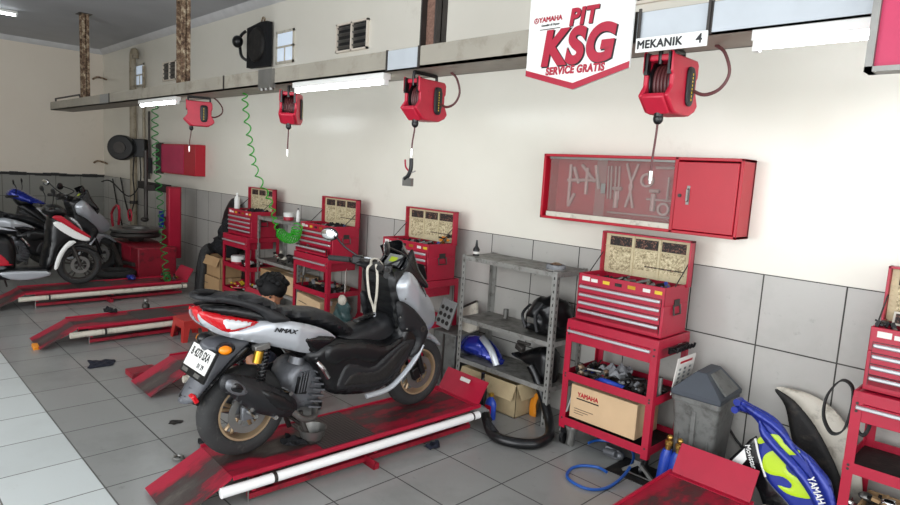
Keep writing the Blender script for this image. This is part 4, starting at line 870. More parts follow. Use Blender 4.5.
t = thing('blister_pack', 'purple and white printed packet in the lid of the rightmost chest', 'packet', (-.5, -.22, 1.2), (math.radians(-15), 0, 0)); MB().bb(-.12, .12, -.01, .01, 0, .07).build('pack', 'white_dirty', t); MB().bb(-.11, .11, -.012, -.01, .01, .06).build('print', 'liner_dark', t)
# ---- left side clutter
carton('brown cardboard box on the floor left of the farthest cart, bottom of two', (-8.18, -.38, 0), (.6, .32, .26), txt='-')
carton('brown cardboard box with open flap stacked on another left of farthest cart', (-8.12, -.36, .262), (.45, .3, .27), open_=True)
t = thing('rain_coat', 'black crumpled coat heap piled on the cartons beside the farthest cart', 'coat', (-8.2, -.28, .5))
MB().pillow([(-.4, .08), (-.3, .2), (-.1, .3), (.1, .55), (.22, .6), (.3, .45), (.3, .1), (.1, .02), (-.2, .02)], XZ, .16, .12, .04, bumpy=.2).crumple(.02, 22).build('heap', 'fabric_black', t)
t = thing('seat_cushion', 'round-topped black seat cushion propped upright against the far tiles', 'seat', (-8.5, -.12, .35))
MB().pillow([(-.2, 0), (-.22, .4), (-.1, .75), (.12, .95), (.3, .9), (.38, .7), (.36, .4), (.2, 0)], XZ, .05, .05, .05).build('cushion', 'black', t)
t = thing('rubber_roll', 'upright roll of black inner tubes by the far lift flap', 'tube roll', (-8.44, -.55, 0)); m = MB(); m.tube([(0, 0, 0), (.01, .02, .3), (.05, .05, .55), (.12, .1, .62)], .075, 14, 5); m.tube([(.08, -.03, 0), (.09, 0, .3), (.08, .02, .5)], .05, 12, 5); m.build('roll', 'rubber', t)
t = thing('red_bin', 'dark red box behind the cartons beside the farthest cart', 'box', (-8.6, -.25, 0)); MB().bb(-.2, .1, -.1, .1, 0, .55).build('box', 'red_dark', t, bevel=.005)
def tin(label, loc, r, h, m1, m2, name='paint_tin', cat='tin'):
    t = thing(name, label, cat, loc); MB().lathe([(r, 0), (r, h*.45)]).build('base', m2, t); MB().lathe([(r, h*.45), (r, h*.95), (r*.9, h)]).build('body', m1, t)
tin('white and red round tin on top of the far steel rack', (-6.54, -.3, 1.172), .06, .09, 'white', 'red')
bottle('spray_can', 'slim white bottle with black cap on the far steel rack top', (-6.33, -.3, 1.172), .16, .022, 'white', 'black')
tin('white and red tub on the middle shelf of the farthest cart', (-7.5, -.45, .497), .09, .13, 'white', 'red', 'grease_tub', 'tub')
crate_pile('spray_cans', 'dark cans and tins on the middle shelf of the farthest cart, right side', 'tins', (-7.22, -.4, .5), 14, .1, .1, .09, ['soot', 'white', 'red_dark'], (.04, .06))
crate_pile('yellow_bottles', 'yellow, white and red bottles on the bottom shelf of the farthest cart', 'bottles', (-7.36, -.42, .2), 24, .25, .1, .09, ['yellow', 'white', 'red', 'soot', 'orange'], (.03, .06))
crate_pile('floor_parts', 'orange and yellow small parts on the floor before the farthest cart', 'parts', (-7.2, -.72, .0), 20, .25, .08, .05, ['orange', 'yellow', 'steel', 'red'], (.02, .04))
bottle('white_bottle', 'white spray bottle standing on top of the farthest tool chest', (-7.62, -.42, 1.22), .2, .035, 'white', 'white')
o = rag('black furry cloth heap in the open tray of the farthest tool chest', (-7.3, -.33, 1.17), .14, 'fabric_black', .09, 44, 'cloth', 1.6)
rag('black cloth heap in the open tray of the second tool chest', (-5.55, -.3, 1.18), .13, 'fabric_black', .07, 45, 'cloth', 1.5)
carton('long cardboard box on the bottom shelf of the far steel rack, left', (-6.86, -.22, .306), (.42, .3, .22))
carton('cardboard box on the bottom shelf of the far steel rack, right', (-6.42, -.22, .306), (.4, .3, .22), mt='carton_pale')
crate_pile('dark_clutter', 'dark clutter on the middle shelf of the far steel rack', 'clutter', (-6.65, -.22, .65), 30, .38, .13, .08, ['soot', 'steel_dark', 'white_dirty', 'black'], (.03, .07))
carton('pale cardboard box tilted on the bottom shelf of the second cart', (-5.68, -.42, .215), (.46, .26, .22), (0, math.radians(5), 0), mt='carton_pale', txt='-', group=None)
crate_pile('grey_parts', 'grey parts on the middle shelf of the second cart', 'parts', (-5.6, -.35, .497), 30, .26, .13, .09, ['soot', 'steel_dark', 'sole', 'rust'], (.03, .06))
t = thing('notice_sheet', 'sheet of small printed squares hanging on the second cart side', 'sheet', (-5.3, -.33, .55), (0, 0, math.radians(-38)))
MB().bb(-.14, .14, -.002, .002, 0, .22).build('sheet', 'paper', t)
for k in range(3):
    for j in range(5): MB().bb(-.12+j*.05, -.085+j*.05, -.003, -.002, .02+k*.07, .065+k*.07).build('printed_square', ('blue_race', 'grey_paint', 'grey_plastic')[k], t)
t = thing('parts_bag', 'teal plastic bag of parts hanging low beside the second cart', 'bag', (-5.15, -.45, .18)); MB().pillow([(-.13, .02), (-.12, .2), (-.05, .3), (.06, .28), (.12, .15), (.1, .0)], XZ, .07, .06, .03, bumpy=.2).crumple(.01, 40).build('bag', mat('teal_bag', '#2d4c4c', .4, 0, .3, '#8c8d8a', .3, 20), t); MB().ball((0, -.02, .31), (.06, .04, .06), 9, 6).build('paper_wad', 'white_dirty', t)
t = thing('grabber_tool', 'long silver T-handled rod leaning before the far steel rack', 'rod', (-5.9, -.5, .4), (0, math.radians(12), 0)); MB().cyl((0, 0, .25), (0, 0, .6), .018).build('barrel', 'steel', t); MB().cyl((0, 0, 0), (0, 0, .25), .007).build('rod', 'steel_dark', t)
rag('black cloth heap in the open tray of the chest behind the windscreen', (-4.25, -.3, 1.17), .10, 'fabric_black', .05, 46, 'cloth', 1.5)
# tray contents standing in third chest lid
crate_pile('pliers_set', 'pliers and small jars standing in the tray of the chest behind windscreen', 'tools', (-3.97, -.2, 1.2), 10, .08, .02, .08, ['soot', 'orange', 'brass', 'steel'], (.02, .04))
t = thing('dustpan', 'black flap hanging from the front of the chest behind the windscreen', 'flap', (-3.93, -.54, .92)); MB().box((0, 0, .07), (.16, .006, .14), (math.radians(20), 0, 0)).build('flap', 'black', t)
# ---- tyre changer
t = thing('tyre_changer', 'red tyre changer with dark turntable and tall red column in the far corner', 'tyre changer', (-9.9, -.75, 0))
MB().bb(-.75, .5, -.3, .25, .05, .5).build('cabinet', 'red_dark', t, bevel=.02)
MB().bb(-.42, -.18, -.34, -.3, .1, .48).build('bead_breaker_pad', 'soot', t)
m = MB(); m.box((-.1, -.4, .33), (.5, .05, .05), (0, .6, 0)); m.cyl((-.3, -.32, .2), (.4, -.32, .25), .03); m.build('breaker_arm', 'steel_dark', t)
m = MB(); m.lathe([(.1, .5), (.12, .56), (.34, .57), (.36, .6), (.34, .64), (.1, .65)], (-.35, -.05, 0)); m.build('turntable', 'steel_dark', t)
m = MB(); m.lathe([(.2, .65), (.36, .66), (.37, .69), (.33, .71), (.2, .7)], (-.35, -.05, 0), closed=True); m.build('clamp_ring', 'steel', t)
MB().bb(.2, .34, .2, .38, .3, 1.38).build('column', 'red_dark', t, bevel=.01)
MB().bb(.3, .35, .19, .36, .3, 1.36).build('column_cover', 'red', t, bevel=.008)
MB().bb(-.2, .2, -.31, -.3, .28, .48).build('front_panel', 'red', t)
for x in (-.6, -.3, 0): MB().box((x, -.42, .06), (.08, .24, .02), (.15, 0, 0)).build('pedal', 'steel_dark', t)
MB().bb(-.1, .12, .25, .3, .3, .9).build('column_plate', 'red_dark', t)
MB().bb(-1.1, .16, .22, .3, 1.28, 1.4).build('swing_arm', 'soot', t, bevel=.01)
m = MB(); m.cyl((-.35, .1, .85), (-.35, .1, 1.9), .03); m.box((-.35, .18, 1.32), (.08, .2, .08)); m.ball((-.35, .08, .83), (.06, .06, .04)); m.build('mount_head', 'steel_dark', t)
MB().bb(.05, .12, .15, .2, .75, 1.0).build('pressure_bottle', 'blue_race', t)
m = MB(); m.tube([(-.5, -.1, .8), (-.55, -.1, .92), (-.45, -.1, .98), (-.38, -.1, .9), (-.42, -.1, .8)], .012, 6, 5); m.build('valve_hose', 'red_plastic', t)
m = MB(); m.tube([(-1.1, -.15, .6), (-1.2, -.15, .85), (-.95, -.15, 1.0), (-.8, -.15, .95), (-.85, -.15, .7)], .02, 8, 2); m.build('guard_tube', 'red_plastic', t)
def tyre(m, R, r, c, axis, seg=40, h=None):
    h = h or r; prof = [(R-r*2+r*(1-math.cos(a)) if False else (R-r)+r*math.cos(a), h*math.sin(a)) for a in [i*2*PI/14 for i in range(14)]]
    return m.lathe(prof, c, axis, seg, True)
for i, (x, y, z) in enumerate(((-9.62, -1.32, .045), (-9.58, -1.28, .135))):
    m = MB(); tyre(m, .27, .055, (0, 0, 0), 'Z', h=.045); tag(m.build('loose_tyre', 'rubber', loc=(x, y, z)), ('loose black tyre flat on the floor before the tyre changer, underneath', 'loose black tyre flat on the floor before the tyre changer, on top')[i], 'tyre')
t = thing('blue_rag', 'small blue cloth bundle on the deck of the far left lift', 'cloth', (-8.72, -1.35, .186)); MB().ball((0, 0, .03), (.09, .05, .03)).crumple(.008, 50).build('bundle', 'blue_race', t)
crate_pile('metal_scraps', 'greasy metal parts beside the end flap of the far left lift', 'parts', (-8.5, -.95, .186), 24, .12, .1, .07, ['steel', 'soot', 'brass'], (.02, .05))

t = thing('orange_reflector', 'small orange plastic wedge under the ramp tip of the empty lift', 'wedge', (-6.62, -2.84, 0)); MB().box((0, 0, .02), (.09, .05, .04), (0, .2, 0)).build('wedge', 'orange', t, bevel=.008)
# ================================================================ WHEELS
def wheel(parent, yc, zc, R, tw, rimR, rim_mat, spokes=5, x=0, disc=True, side=1):
    m = MB(); prof = [(rimR, -tw*.42), (rimR+.012, -tw*.5), (R-.035, -tw*.5), (R-.012, -tw*.36), (R, -tw*.12), (R, tw*.12), (R-.012, tw*.36), (R-.035, tw*.5), (rimR+.012, tw*.5), (rimR, tw*.42)]
    m.lathe(prof, (x, yc, zc), 'X', 48, True)
    ty = m.build('tyre', 'rubber', parent, angle=60)
    m = MB(); w_ = tw*.42; m.lathe([(rimR+.004, -w_), (rimR+.004, w_), (rimR-.012, w_), (rimR-.022, w_*.5), (rimR-.022, -w_*.5), (rimR-.012, -w_)], (x, yc, zc), 'X', 48, True)
    rim = m.build('rim', rim_mat, parent)
    for k in range(spokes):
        a = 2*PI*k/spokes+.3
        for da in (-.16, .16):
            m = MB(); p0 = V((x, yc+math.cos(a)*.03, zc+math.sin(a)*.03)); p1 = V((x, yc+math.cos(a+da)*(rimR-.01), zc+math.sin(a+da)*(rimR-.01)))
            m.tube([p0, (p0+p1)/2, p1], .011, 6, 0); m.build('spoke', rim_mat, rim)
    MB().cyl((x-tw*.5, yc, zc), (x+tw*.5, yc, zc), .032, seg=20).build('hub', 'steel_dark', rim)
    if disc:
        m = MB(); xs = x+side*tw*.5; m.lathe([(.075, 0), (.115, 0), (.115, .004), (.075, .004)], (xs, yc, zc), 'X', 36, True)
        for k in range(6): a = k*PI/3; m.box((xs, yc+math.cos(a)*.055, zc+math.sin(a)*.055), (.005, .012, .055), (a-PI/2, 0, 0))
        m.build('brake_disc', 'steel', rim)
    return ty
# ================================================================ SILVER SCOOTER (centre)
BX = -3.2; OY, OZ = -1.85, .16
bike = thing('motor_scooter', 'large silver and black motor scooter parked on the near red lift', 'scooter', (BX, OY, OZ+.02), group=None)
def Q(y, z, s): return V((s, y-OY, z-OZ))
def part(m, name, mt, parent=None, **k): return m.build(name, mt, parent or bike, **k)
def rel(pts): return pts
def sym(name, pts, T, mt, rnd=.03, step=.03, n=4, edge=.15, parent=None, **k):
    return part(MB().pillow(pts, Q, T, rnd, step, n, edge=edge), name, mt, parent, **k)
def side(name, pts, so, th, mt, rnd=.025, step=.03, n=4, edge=.15, parent=None, both=True, **k):
    """outer panel: so outer lateral distance (number or function), th thickness inward"""
    f = so if callable(so) else (lambda a, b: so)
    r = part(MB().pillow(pts, Q, f, rnd, step, n, back=lambda a, b: f(a, b)-th, edge=edge), name, mt, parent, **k)
    if both: part(MB().pillow(pts, lambda a, b, q: Q(a, b, -q), f, rnd, step, n, back=lambda a, b: f(a, b)-th, edge=edge), name, mt, parent, **k)
    return r
wheel(bike, -2.495-OY, .422-OZ, .258, .13, .165, 'gold_rim', 5, side=1)
wheel(bike, -1.2-OY, .412-OZ, .25, .11, .165, 'gold_rim', 5, side=1)
def tailw(y, z=0): return .075+.105*min(1, max(0, (y+2.80)/.55))
# tail
tail = side('tail_panel', [(-2.775, 1.02), (-2.755, .967), (-2.674, .905), (-2.514, .848), (-2.316, .785), (-2.2, .745), (-2.145, .742), (-2.125, .79), (-2.10, .825), (-1.985, .80), (-2.05, .855), (-2.163, .905), (-2.326, .95), (-2.458, .96), (-2.55, .935), (-2.61, .92), (-2.67, .955), (-2.74, 1.02)], tailw, .05, 'silver', rnd=.04, n=3)
text('NMAX', .034, 'black', tail, Q(-2.33, .895, .172), (PI/2, math.radians(12), PI/2+math.radians(-9)), bold=.0008, sx=1.3, shear=.3, extrude=.002)
side('tail_light', [(-2.77, 1.04), (-2.70, 1.025), (-2.60, .995), (-2.47, .955), (-2.55, .922), (-2.63, .912), (-2.69, .945), (-2.76, 1.0)], lambda y, z: tailw(y)+.010, .05, 'red_lens', rnd=.02, n=2)
side('clear_lens', [(-2.665, .995), (-2.60, .982), (-2.50, .957), (-2.555, .934), (-2.625, .928), (-2.66, .95)], lambda y, z: tailw(y)+.018, .04, 'clear_lens', rnd=.015, n=2)
sym('tail_light_bar', [(-2.785, 1.04), (-2.74, 1.05), (-2.72, .97), (-2.755, .97)], .075, 'red_lens', rnd=.03, n=2)
sym('tail_core', [(-2.75, 1.05), (-2.55, 1.03), (-2.3, .98), (-1.95, .82), (-2.1, .74), (-2.3, .78), (-2.6, .88), (-2.72, .94)], .11, 'black', rnd=.05)
side('under_rail_trim', [(-2.745, 1.06), (-2.6, 1.05), (-2.46, 1.01), (-2.40, .955), (-2.5, .965), (-2.6, .995), (-2.72, 1.03)], lambda y, z: tailw(y)-.004, .04, 'black', rnd=.02, n=3)
# grab rail
side('grab_rail', [(-2.75, 1.118), (-2.66, 1.118), (-2.52, 1.075), (-2.39, 1.015), (-2.30, .955), (-2.36, .945), (-2.42, .955), (-2.47, 1.005), (-2.55, 1.045), (-2.65, 1.075), (-2.74, 1.09)], lambda y, z: tailw(y)+.012, .03, 'black_mat', rnd=.02, n=3)
part(MB().tube([Q(-2.70, 1.10, .10), Q(-2.76, 1.106, .06), Q(-2.775, 1.108, 0), Q(-2.76, 1.106, -.06), Q(-2.70, 1.10, -.10)], .014, 8, 5), 'grab_rail', 'black_mat')
# seat
def seatw(y, z): return .15 if y > -2.3 else .15-.05*min(1, (-2.3-y)/.35)
sym('seat', [(-2.66, 1.09), (-2.60, 1.105), (-2.45, 1.09), (-2.36, 1.05), (-2.30, 1.01), (-2.2, .98), (-2.08, .965), (-1.98, .94), (-1.89, .88), (-1.80, .81), (-1.77, .76), (-1.83, .765), (-1.97, .82), (-2.121, .885), (-2.33, .965), (-2.45, 1.01), (-2.6, 1.055)], seatw, 'black_mat', rnd=.05, step=.025, n=3, edge=.5)
# side triangle
side('side_cover', [(-2.225, .845), (-2.185, .765), (-2.10, .725), (-1.99, .80), (-2.06, .825), (-2.149, .84)], .184, .04, 'black_gloss', rnd=.02, n=2)
# central body
body = sym('floor_body', [(-2.19, .72), (-2.08, .80), (-1.95, .79), (-1.86, .765), (-1.72, .745), (-1.6, .72), (-1.50, .76), (-1.46, .9), (-1.40, .92), (-1.31, .79), (-1.31, .68), (-1.40, .565), (-1.56, .43), (-1.76, .405), (-2.0, .455), (-2.06, .53), (-2.13, .66)], lambda y, z: .195, 'black', rnd=.04, n=3, edge=.78)
side('footboard', [(-1.99, .50), (-1.90, .47), (-1.66, .455), (-1.55, .50), (-1.41, .62), (-1.37, .70), (-1.43, .72), (-1.52, .70), (-1.66, .62), (-1.74, .585), (-1.90, .64), (-1.96, .60)], .203, .03, 'black_mat', rnd=.015, n=3)
side('footboard_mat', [(-1.95, .51), (-1.88, .495), (-1.66, .475), (-1.57, .52), (-1.45, .64), (-1.42, .69), (-1.50, .68), (-1.63, .59), (-1.72, .555), (-1.88, .575)], .207, .02, 'soot', rnd=.01, n=3)
part(MB().tube([Q(-1.76, .395, .185), Q(-1.6, .41, .195), Q(-1.5, .465, .20), Q(-1.38, .57, .2), Q(-1.31, .665, .195)], .011, 8, 6, flat=1.6), 'lower_trim', 'silver')
part(MB().tube([Q(-1.76, .395, -.185), Q(-1.6, .41, -.195), Q(-1.5, .465, -.20), Q(-1.38, .57, -.2), Q(-1.31, .665, -.195)], .011, 8, 6, flat=1.6), 'lower_trim', 'silver')
side('upper_side_cover', [(-2.07, .77), (-1.9, .765), (-1.75, .74), (-1.62, .70), (-1.50, .735), (-1.42, .76), (-1.47, .71), (-1.6, .64), (-1.72, .60), (-1.88, .655), (-2.0, .64), (-2.08, .68)], .208, .05, 'black', rnd=.03, n=3)
sym('centre_tunnel', [(-1.93, .76), (-1.86, .80), (-1.80, .81), (-1.70, .825), (-1.60, .85), (-1.50, .87), (-1.45, .72), (-1.6, .64), (-1.8, .68)], .115, 'black_mat', rnd=.04, n=3, edge=.6)
sym('fuel_cap', [(-1.74, .845), (-1.66, .865), (-1.58, .885), (-1.58, .86), (-1.72, .83)], .05, 'black', rnd=.02, n=2)
# leg shield and cowl
sym('leg_shield', [(-1.585, 1.13), (-1.555, 1.0), (-1.52, .86), (-1.49, .78), (-1.40, .80), (-1.38, 1.0), (-1.42, 1.16), (-1.54, 1.17)], .165, 'black', rnd=.04, n=3, edge=.82)
def cw(y, z): return .075+.135*min(1, max(0, (-1.07-y)/.30))
cowl = sym('front_cowl', [(-1.535, 1.09), (-1.50, 1.135), (-1.44, 1.165), (-1.37, 1.11), (-1.30, 1.04), (-1.20, .97), (-1.12, .89), (-1.08, .80), (-1.11, .74), (-1.22, .72), (-1.30, .78), (-1.37, .87), (-1.49, .965), (-1.525, 1.03)], cw, 'silver', rnd=.05, n=3, edge=.82)
side('front_side_cover', [(-1.555, .965), (-1.52, .985), (-1.44, .945), (-1.36, .88), (-1.27, .77), (-1.29, .68), (-1.36, .60), (-1.42, .60), (-1.37, .70), (-1.42, .77), (-1.50, .78), (-1.53, .85)], .218, .05, 'black_mat', rnd=.03, n=3)
for yy, zz in ((-1.535, .885), (-1.475, .80), (-1.50, 1.0)): part(MB().ball(Q(yy, zz, .218), .006, 8, 6), 'screw', 'steel', cowl)
m = MB(); m.lathe([(.01, 0), (.022, 0), (.022, .003), (.01, .003)], Q(-1.33, .78, .217), 'X', 20, True); m.build('emblem', 'steel_dark', cowl)
sym('head_light', [(-1.14, .92), (-1.07, .84), (-1.085, .76), (-1.13, .80)], .09, 'clear_lens', rnd=.04, n=3)
# windscreen
m = MB(); nu, nv = 16, 10; g1 = []
for j in range(nv+1):
    v = j/nv; row = []
    for i in range(nu+1):
        u = -1+2*i/nu; hw = (.155-.02*v)*(1 if v < .6 else 1-.6*(v-.6)**1.5)
        row.append(Q(-1.19-.20*v-.07*abs(u)**2.0, 1.03+.325*v-.05*u*u*(1-v*.3)+(-.012 if v == 1 else 0)*u*u, hw*u))
    g1.append(row)
A = [[m.bm.verts.new(p) for p in r] for r in g1]; B = [[m.bm.verts.new(p+V((0, -.006, -.003))) for p in r] for r in g1]
for j in range(nv):
    for i in range(nu): m.face([A[j][i], A[j][i+1], A[j+1][i+1], A[j+1][i]]); m.face([B[j][i], B[j+1][i], B[j+1][i+1], B[j][i+1]])
for i in range(nu): m.face([A[0][i], B[0][i], B[0][i+1], A[0][i+1]]); m.face([A[nv][i], A[nv][i+1], B[nv][i+1], B[nv][i]])
for j in range(nv): m.face([A[j][0], A[j+1][0], B[j+1][0], B[j][0]]); m.face([A[j][nu], B[j][nu], B[j+1][nu], A[j+1][nu]])
part(m, 'windscreen', 'black_gloss')
side('screen_surround', [(-1.52, 1.15), (-1.46, 1.19), (-1.42, 1.25), (-1.385, 1.30), (-1.36, 1.29), (-1.32, 1.17), (-1.24, 1.06), (-1.27, 1.04), (-1.36, 1.09), (-1.45, 1.12)], lambda y, z: .125+.04*max(0, (1.3-z)/.3), .025, 'black_gloss', rnd=.012, n=3)
sym('dash_board', [(-1.53, 1.11), (-1.51, 1.155), (-1.45, 1.17), (-1.39, 1.21), (-1.34, 1.2), (-1.29, 1.12), (-1.40, 1.08)], .125, 'black_mat', rnd=.03, n=2, edge=.7)
cl = part(MB().box((0, 0, 0), (.17, .11, .03)), 'instrument_cluster', 'black_gloss', None, bevel=.01, loc=Q(-1.43, 1.215, 0.01), rot=(math.radians(50), 0, 0))
m = MB(); m.bb(-.068, .068, -.04, .042, .0155, .018); m.build('bezel', 'grey_paint', cl)
m = MB(); m.bb(-.034, .034, -.018, .02, .018, .02); m.build('display', 'lcd', cl)
# handlebar (turned left)
def HB(s, dy, dz=0): return Q(-1.575-.62*max(0, abs(s)-.13)-.12*s+dy, 1.20+dz, s)
bar = part(MB().tube([HB(-.36, -.02), HB(-.2, 0), HB(0, .02), HB(.2, 0), HB(.33, -.02)], .012, 10, 5), 'handlebar', 'steel_dark')
for s in (-1, 1):
    part(MB().tube([HB(s*.37, -.02), HB(s*.30, -.015), HB(s*.235, -.008)], .019, 12, 4), 'grip', 'rubber', bar)
    part(MB().box(HB(s*.19, 0, .005), (.075, .055, .06), (0, 0, math.radians(-30*s))), 'switch_gear', 'black', bar, bevel=.012)
    part(MB().tube([HB(s*.2, .03, -.01), HB(s*.26, .045, -.02), HB(s*.36, .04, -.02)], .007, 8, 5), 'brake_lever', 'black', bar)
m = MB(); m.pillow([(-.17, -.045), (-.08, -.05), (.08, -.05), (.17, -.045), (.12, .04), (0, .07), (-.12, .04)], lambda a, b, q: HB(a, b, q), .012, .03, .03, back=-.045, n=3); part(m, 'handlebar_cover', 'black_mat')
m = MB(); m.pillow([(-.15, -.045), (-.05, -.05), (-.04, .03), (-.12, .04)], lambda a, b, q: HB(a, b, q), .026, .02, .03, back=.0, n=3); q_ = part(m, 'master_cover', 'steel_dark')
part(MB().box(HB(-.095, -.005, .03), (.05, .03, .006), (0, 0, .4)), 'warning_plate', 'silver', q_)
for s, yy, zz in ((-1, -1.74, 1.37), (1, -1.73, 1.35)):
    part(MB().tube([HB(s*.19, .0, .03), Q(-1.60+(-.05 if s < 0 else .03), 1.29, s*.27), Q(yy+.03, zz, s*(.30 if s < 0 else .28))], .0065, 8, 6), 'mirror_stalk', 'black')
    mb = MB(); mb.ball((0, 0, 0), (.07, .02, .045), 18, 10); h_ = part(mb, 'mirror', 'black', None, loc=Q(yy, zz, s*(.31 if s < 0 else .29)), rot=(.1, 0, .35 if s < 0 else -.72))
    mb = MB(); mb.ball((0, -.011, 0), (.064, .012, .039), 18, 10); mb.build('mirror_glass', 'mirror', h_)
# strap
m = MB(); m.tube([Q(-1.62, 1.20, .0), Q(-1.635, 1.16, -.02), Q(-1.615, 1.0, -.015), Q(-1.59, .92, .0), Q(-1.585, .87, .01)], .008, 6, 6, flat=.3); m.tube([Q(-1.62, 1.21, .05), Q(-1.64, 1.14, .095), Q(-1.62, 1.02, .07), Q(-1.59, .93, .02), Q(-1.585, .87, .01)], .008, 6, 6, flat=.3); m.tube([Q(-1.62, 1.20, .0), Q(-1.64, 1.24, .03), Q(-1.63, 1.25, .08), Q(-1.62, 1.22, .12)], .008, 6, 6, flat=.4)
st = m.build('key_strap', 'white_dirty', None, loc=(BX, OY, OZ+.02)); tag(st, 'white lanyard strap hanging from the scooter handlebar', 'strap')
MB().cyl((.01, -1.585-OY, .88-OZ), (.01, -1.58-OY, .80-OZ), .012).build('clasp', 'silver', st)
# front fork, fender
sym('front_fender', [(-1.36, .66), (-1.30, .71), (-1.2, .72), (-1.08, .67), (-.99, .585), (-1.0, .57), (-1.08, .62), (-1.16, .635), (-1.21, .55), (-1.26, .50), (-1.27, .60), (-1.36, .63)], .07, 'silver', rnd=.03, n=2, edge=.5)
for s in (-1, 1):
    part(MB().cyl(Q(-1.30, .70, s*.085), Q(-1.20, .42, s*.085), .024, seg=14), 'fork', 'black')
    if s > 0: part(MB().box(Q(-1.255, .42, s*.075), (.04, .06, .09), (.4, 0, 0)), 'brake_caliper', 'black', None, bevel=.008)
part(MB().cyl(Q(-1.2, .418, -.1), Q(-1.2, .418, .105), .012), 'axle', 'steel')
# engine
eng = part(MB().pillow([(-2.30, .58), (-2.26, .66), (-2.18, .69), (-2.08, .66), (-2.02, .56), (-2.0, .46), (-2.06, .38), (-2.16, .36), (-2.24, .42), (-2.28, .5)], Q, .12, .04, .03, back=-.13, n=3), 'engine', 'cast')
m = MB()
for k in range(7): m.box(Q(-2.065-.008*k, .60-.034*k, .130), (.05, .085, .010), (-.25, 0, 0))
for k in range(4): m.box(Q(-2.155-.018*k, .56, .128), (.03, .006, .12), (-.2, 0, 0))
m.build('cooling_fins', 'cast', eng)
m = MB(); m.cyl(Q(-2.2, .66, .07), Q(-2.19, .70, .07), .05, .045); m.build('oil_filler', 'cast', eng)
part(MB().box(Q(-2.19, .54, .13), (.02, .07, .1), (-.2, 0, 0)), 'fan_slots', 'black', eng)
sym('engine_case', [(-2.56, .46), (-2.5, .53), (-2.3, .55), (-2.1, .52), (-2.05, .4), (-2.2, .32), (-2.4, .34), (-2.54, .38)], .03, 'cast', parent=None, rnd=.03)
part(MB().pillow([(-2.6, .42), (-2.5, .52), (-2.2, .53), (-2.05, .45), (-2.1, .34), (-2.45, .34)], Q, -.09, .04, .03, back=-.17), 'belt_cover', 'cast')
part(MB().pillow([(-2.52, .55), (-2.3, .62), (-2.2, .62), (-2.2, .52), (-2.5, .50)], Q, -.06, .04, .03, back=-.15), 'air_box', 'black')
part(MB().tube([Q(-2.06, .40, .06), Q(-2.1, .33, .13), Q(-2.2, .35, .17), Q(-2.28, .42, .18)], .02, 12, 5), 'exhaust_pipe', 'steel')
ex = part(MB().pillow([(-2.70, .705), (-2.71, .645), (-2.66, .60), (-2.54, .485), (-2.42, .425), (-2.312, .395), (-2.255, .42), (-2.27, .49), (-2.36, .56), (-2.45, .62), (-2.55, .675), (-2.65, .71)], Q, .235, .055, .025, back=.125, n=3), 'exhaust_silencer', 'black_mat')
part(MB().pillow([(-2.69, .695), (-2.695, .65), (-2.64, .605), (-2.575, .60), (-2.60, .65), (-2.65, .69)], Q, .244, .02, .02, back=.2, n=3), 'end_cap', 'cast', ex)
part(MB().pillow([(-2.675, .67), (-2.67, .64), (-2.62, .62), (-2.61, .645), (-2.64, .675)], Q, .25, .01, .02, back=.23, n=3), 'outlet', 'black_gloss', ex)
part(MB().pillow([(-2.50, .60), (-2.40, .56), (-2.31, .49), (-2.29, .44), (-2.36, .45), (-2.44, .50)], Q, .243, .02, .02, back=.2, n=3), 'heat_shield', 'black', ex)
for yy, zz in ((-2.52, .455), (-2.40, .42), (-2.545, .50), (-2.31, .54)): part(MB().cyl(Q(yy, zz, .12), Q(yy, zz, .215), .013, seg=8), 'bolt', 'chrome', ex)
part(MB().box(Q(-2.42, .52, .11), (.03, .3, .05), (-.25, 0, 0)).box(Q(-2.5, .44, .1), (.03, .1, .08)), 'exhaust_bracket', 'cast', None, bevel=.006)
# shock absorber
for s in (-1, 1):
    m = MB(); pts = [Q(-2.455+.03*(k/96), .60+.2*(k/96), s*.125)+V((math.cos(k*.65)*.024, math.sin(k*.65)*.024, 0)) for k in range(97)]; m.tube(pts, .005, 5, 0); m.cyl(Q(-2.46, .55, s*.125), Q(-2.42, .83, s*.125), .013)
    sh = part(m, 'shock_absorber', 'black'); m = MB(); m.cyl(Q(-2.49, .735, s*.15), Q(-2.475, .80, s*.15), .025, seg=18); m.build('reservoir', 'gold', sh)
    MB().box(Q(-2.455, .815, s*.13), (.05, .09, .035), (.1, 0, 0)).build('top_mount', 'steel', sh, bevel=.006)
# rear fender and plate
part(MB().pillow([(-2.45, .86), (-2.52, .87), (-2.70, .865), (-2.735, .83), (-2.715, .79), (-2.76, .70), (-2.84, .575), (-2.845, .54), (-2.78, .535), (-2.72, .60), (-2.60, .72), (-2.49, .80)], Q, .085, .03, .03, n=2), 'rear_fender', 'fender_grey')
part(MB().pillow([(-2.47, .80), (-2.53, .83), (-2.64, .74), (-2.76, .60), (-2.74, .585), (-2.60, .70)], Q, .09, .01, .03, n=2), 'fender_stripe', 'black')
part(MB().tube([Q(-2.46, .80, 0), Q(-2.62, .73, 0), Q(-2.74, .62, 0), Q(-2.80, .54, 0)], .05, 12, 5, flat=1.2), 'fender_core', 'black')
part(MB().box(Q(-2.80, .575, .07), (.05, .025, .05), (.5, 0, 0)), 'reflector', 'red_lens', None, bevel=.006)
pl = part(MB().bb(-.15, .15, -.006, .006, -.085, .085), 'plate_holder', 'black', None, loc=Q(-2.745, .745, 0), rot=(math.radians(-28), 0, 0))
pb = MB().bb(-.135, .135, -.009, -.006, -.045, .08).build('number_plate', 'white', pl)
text('B 4270 SXA', .062, 'black', pl, (0, -.0095, .038), FRONT, bold=.001, sx=.72)
text('01 29', .036, 'black', pl, (.055, -.0095, -.018), FRONT, bold=.0005, sx=.9)
for x in (-.09, .06): MB().bb(x-.03, x+.03, -.010, -.006, -.075, -.055).build('holder_strip', 'steel', pl)
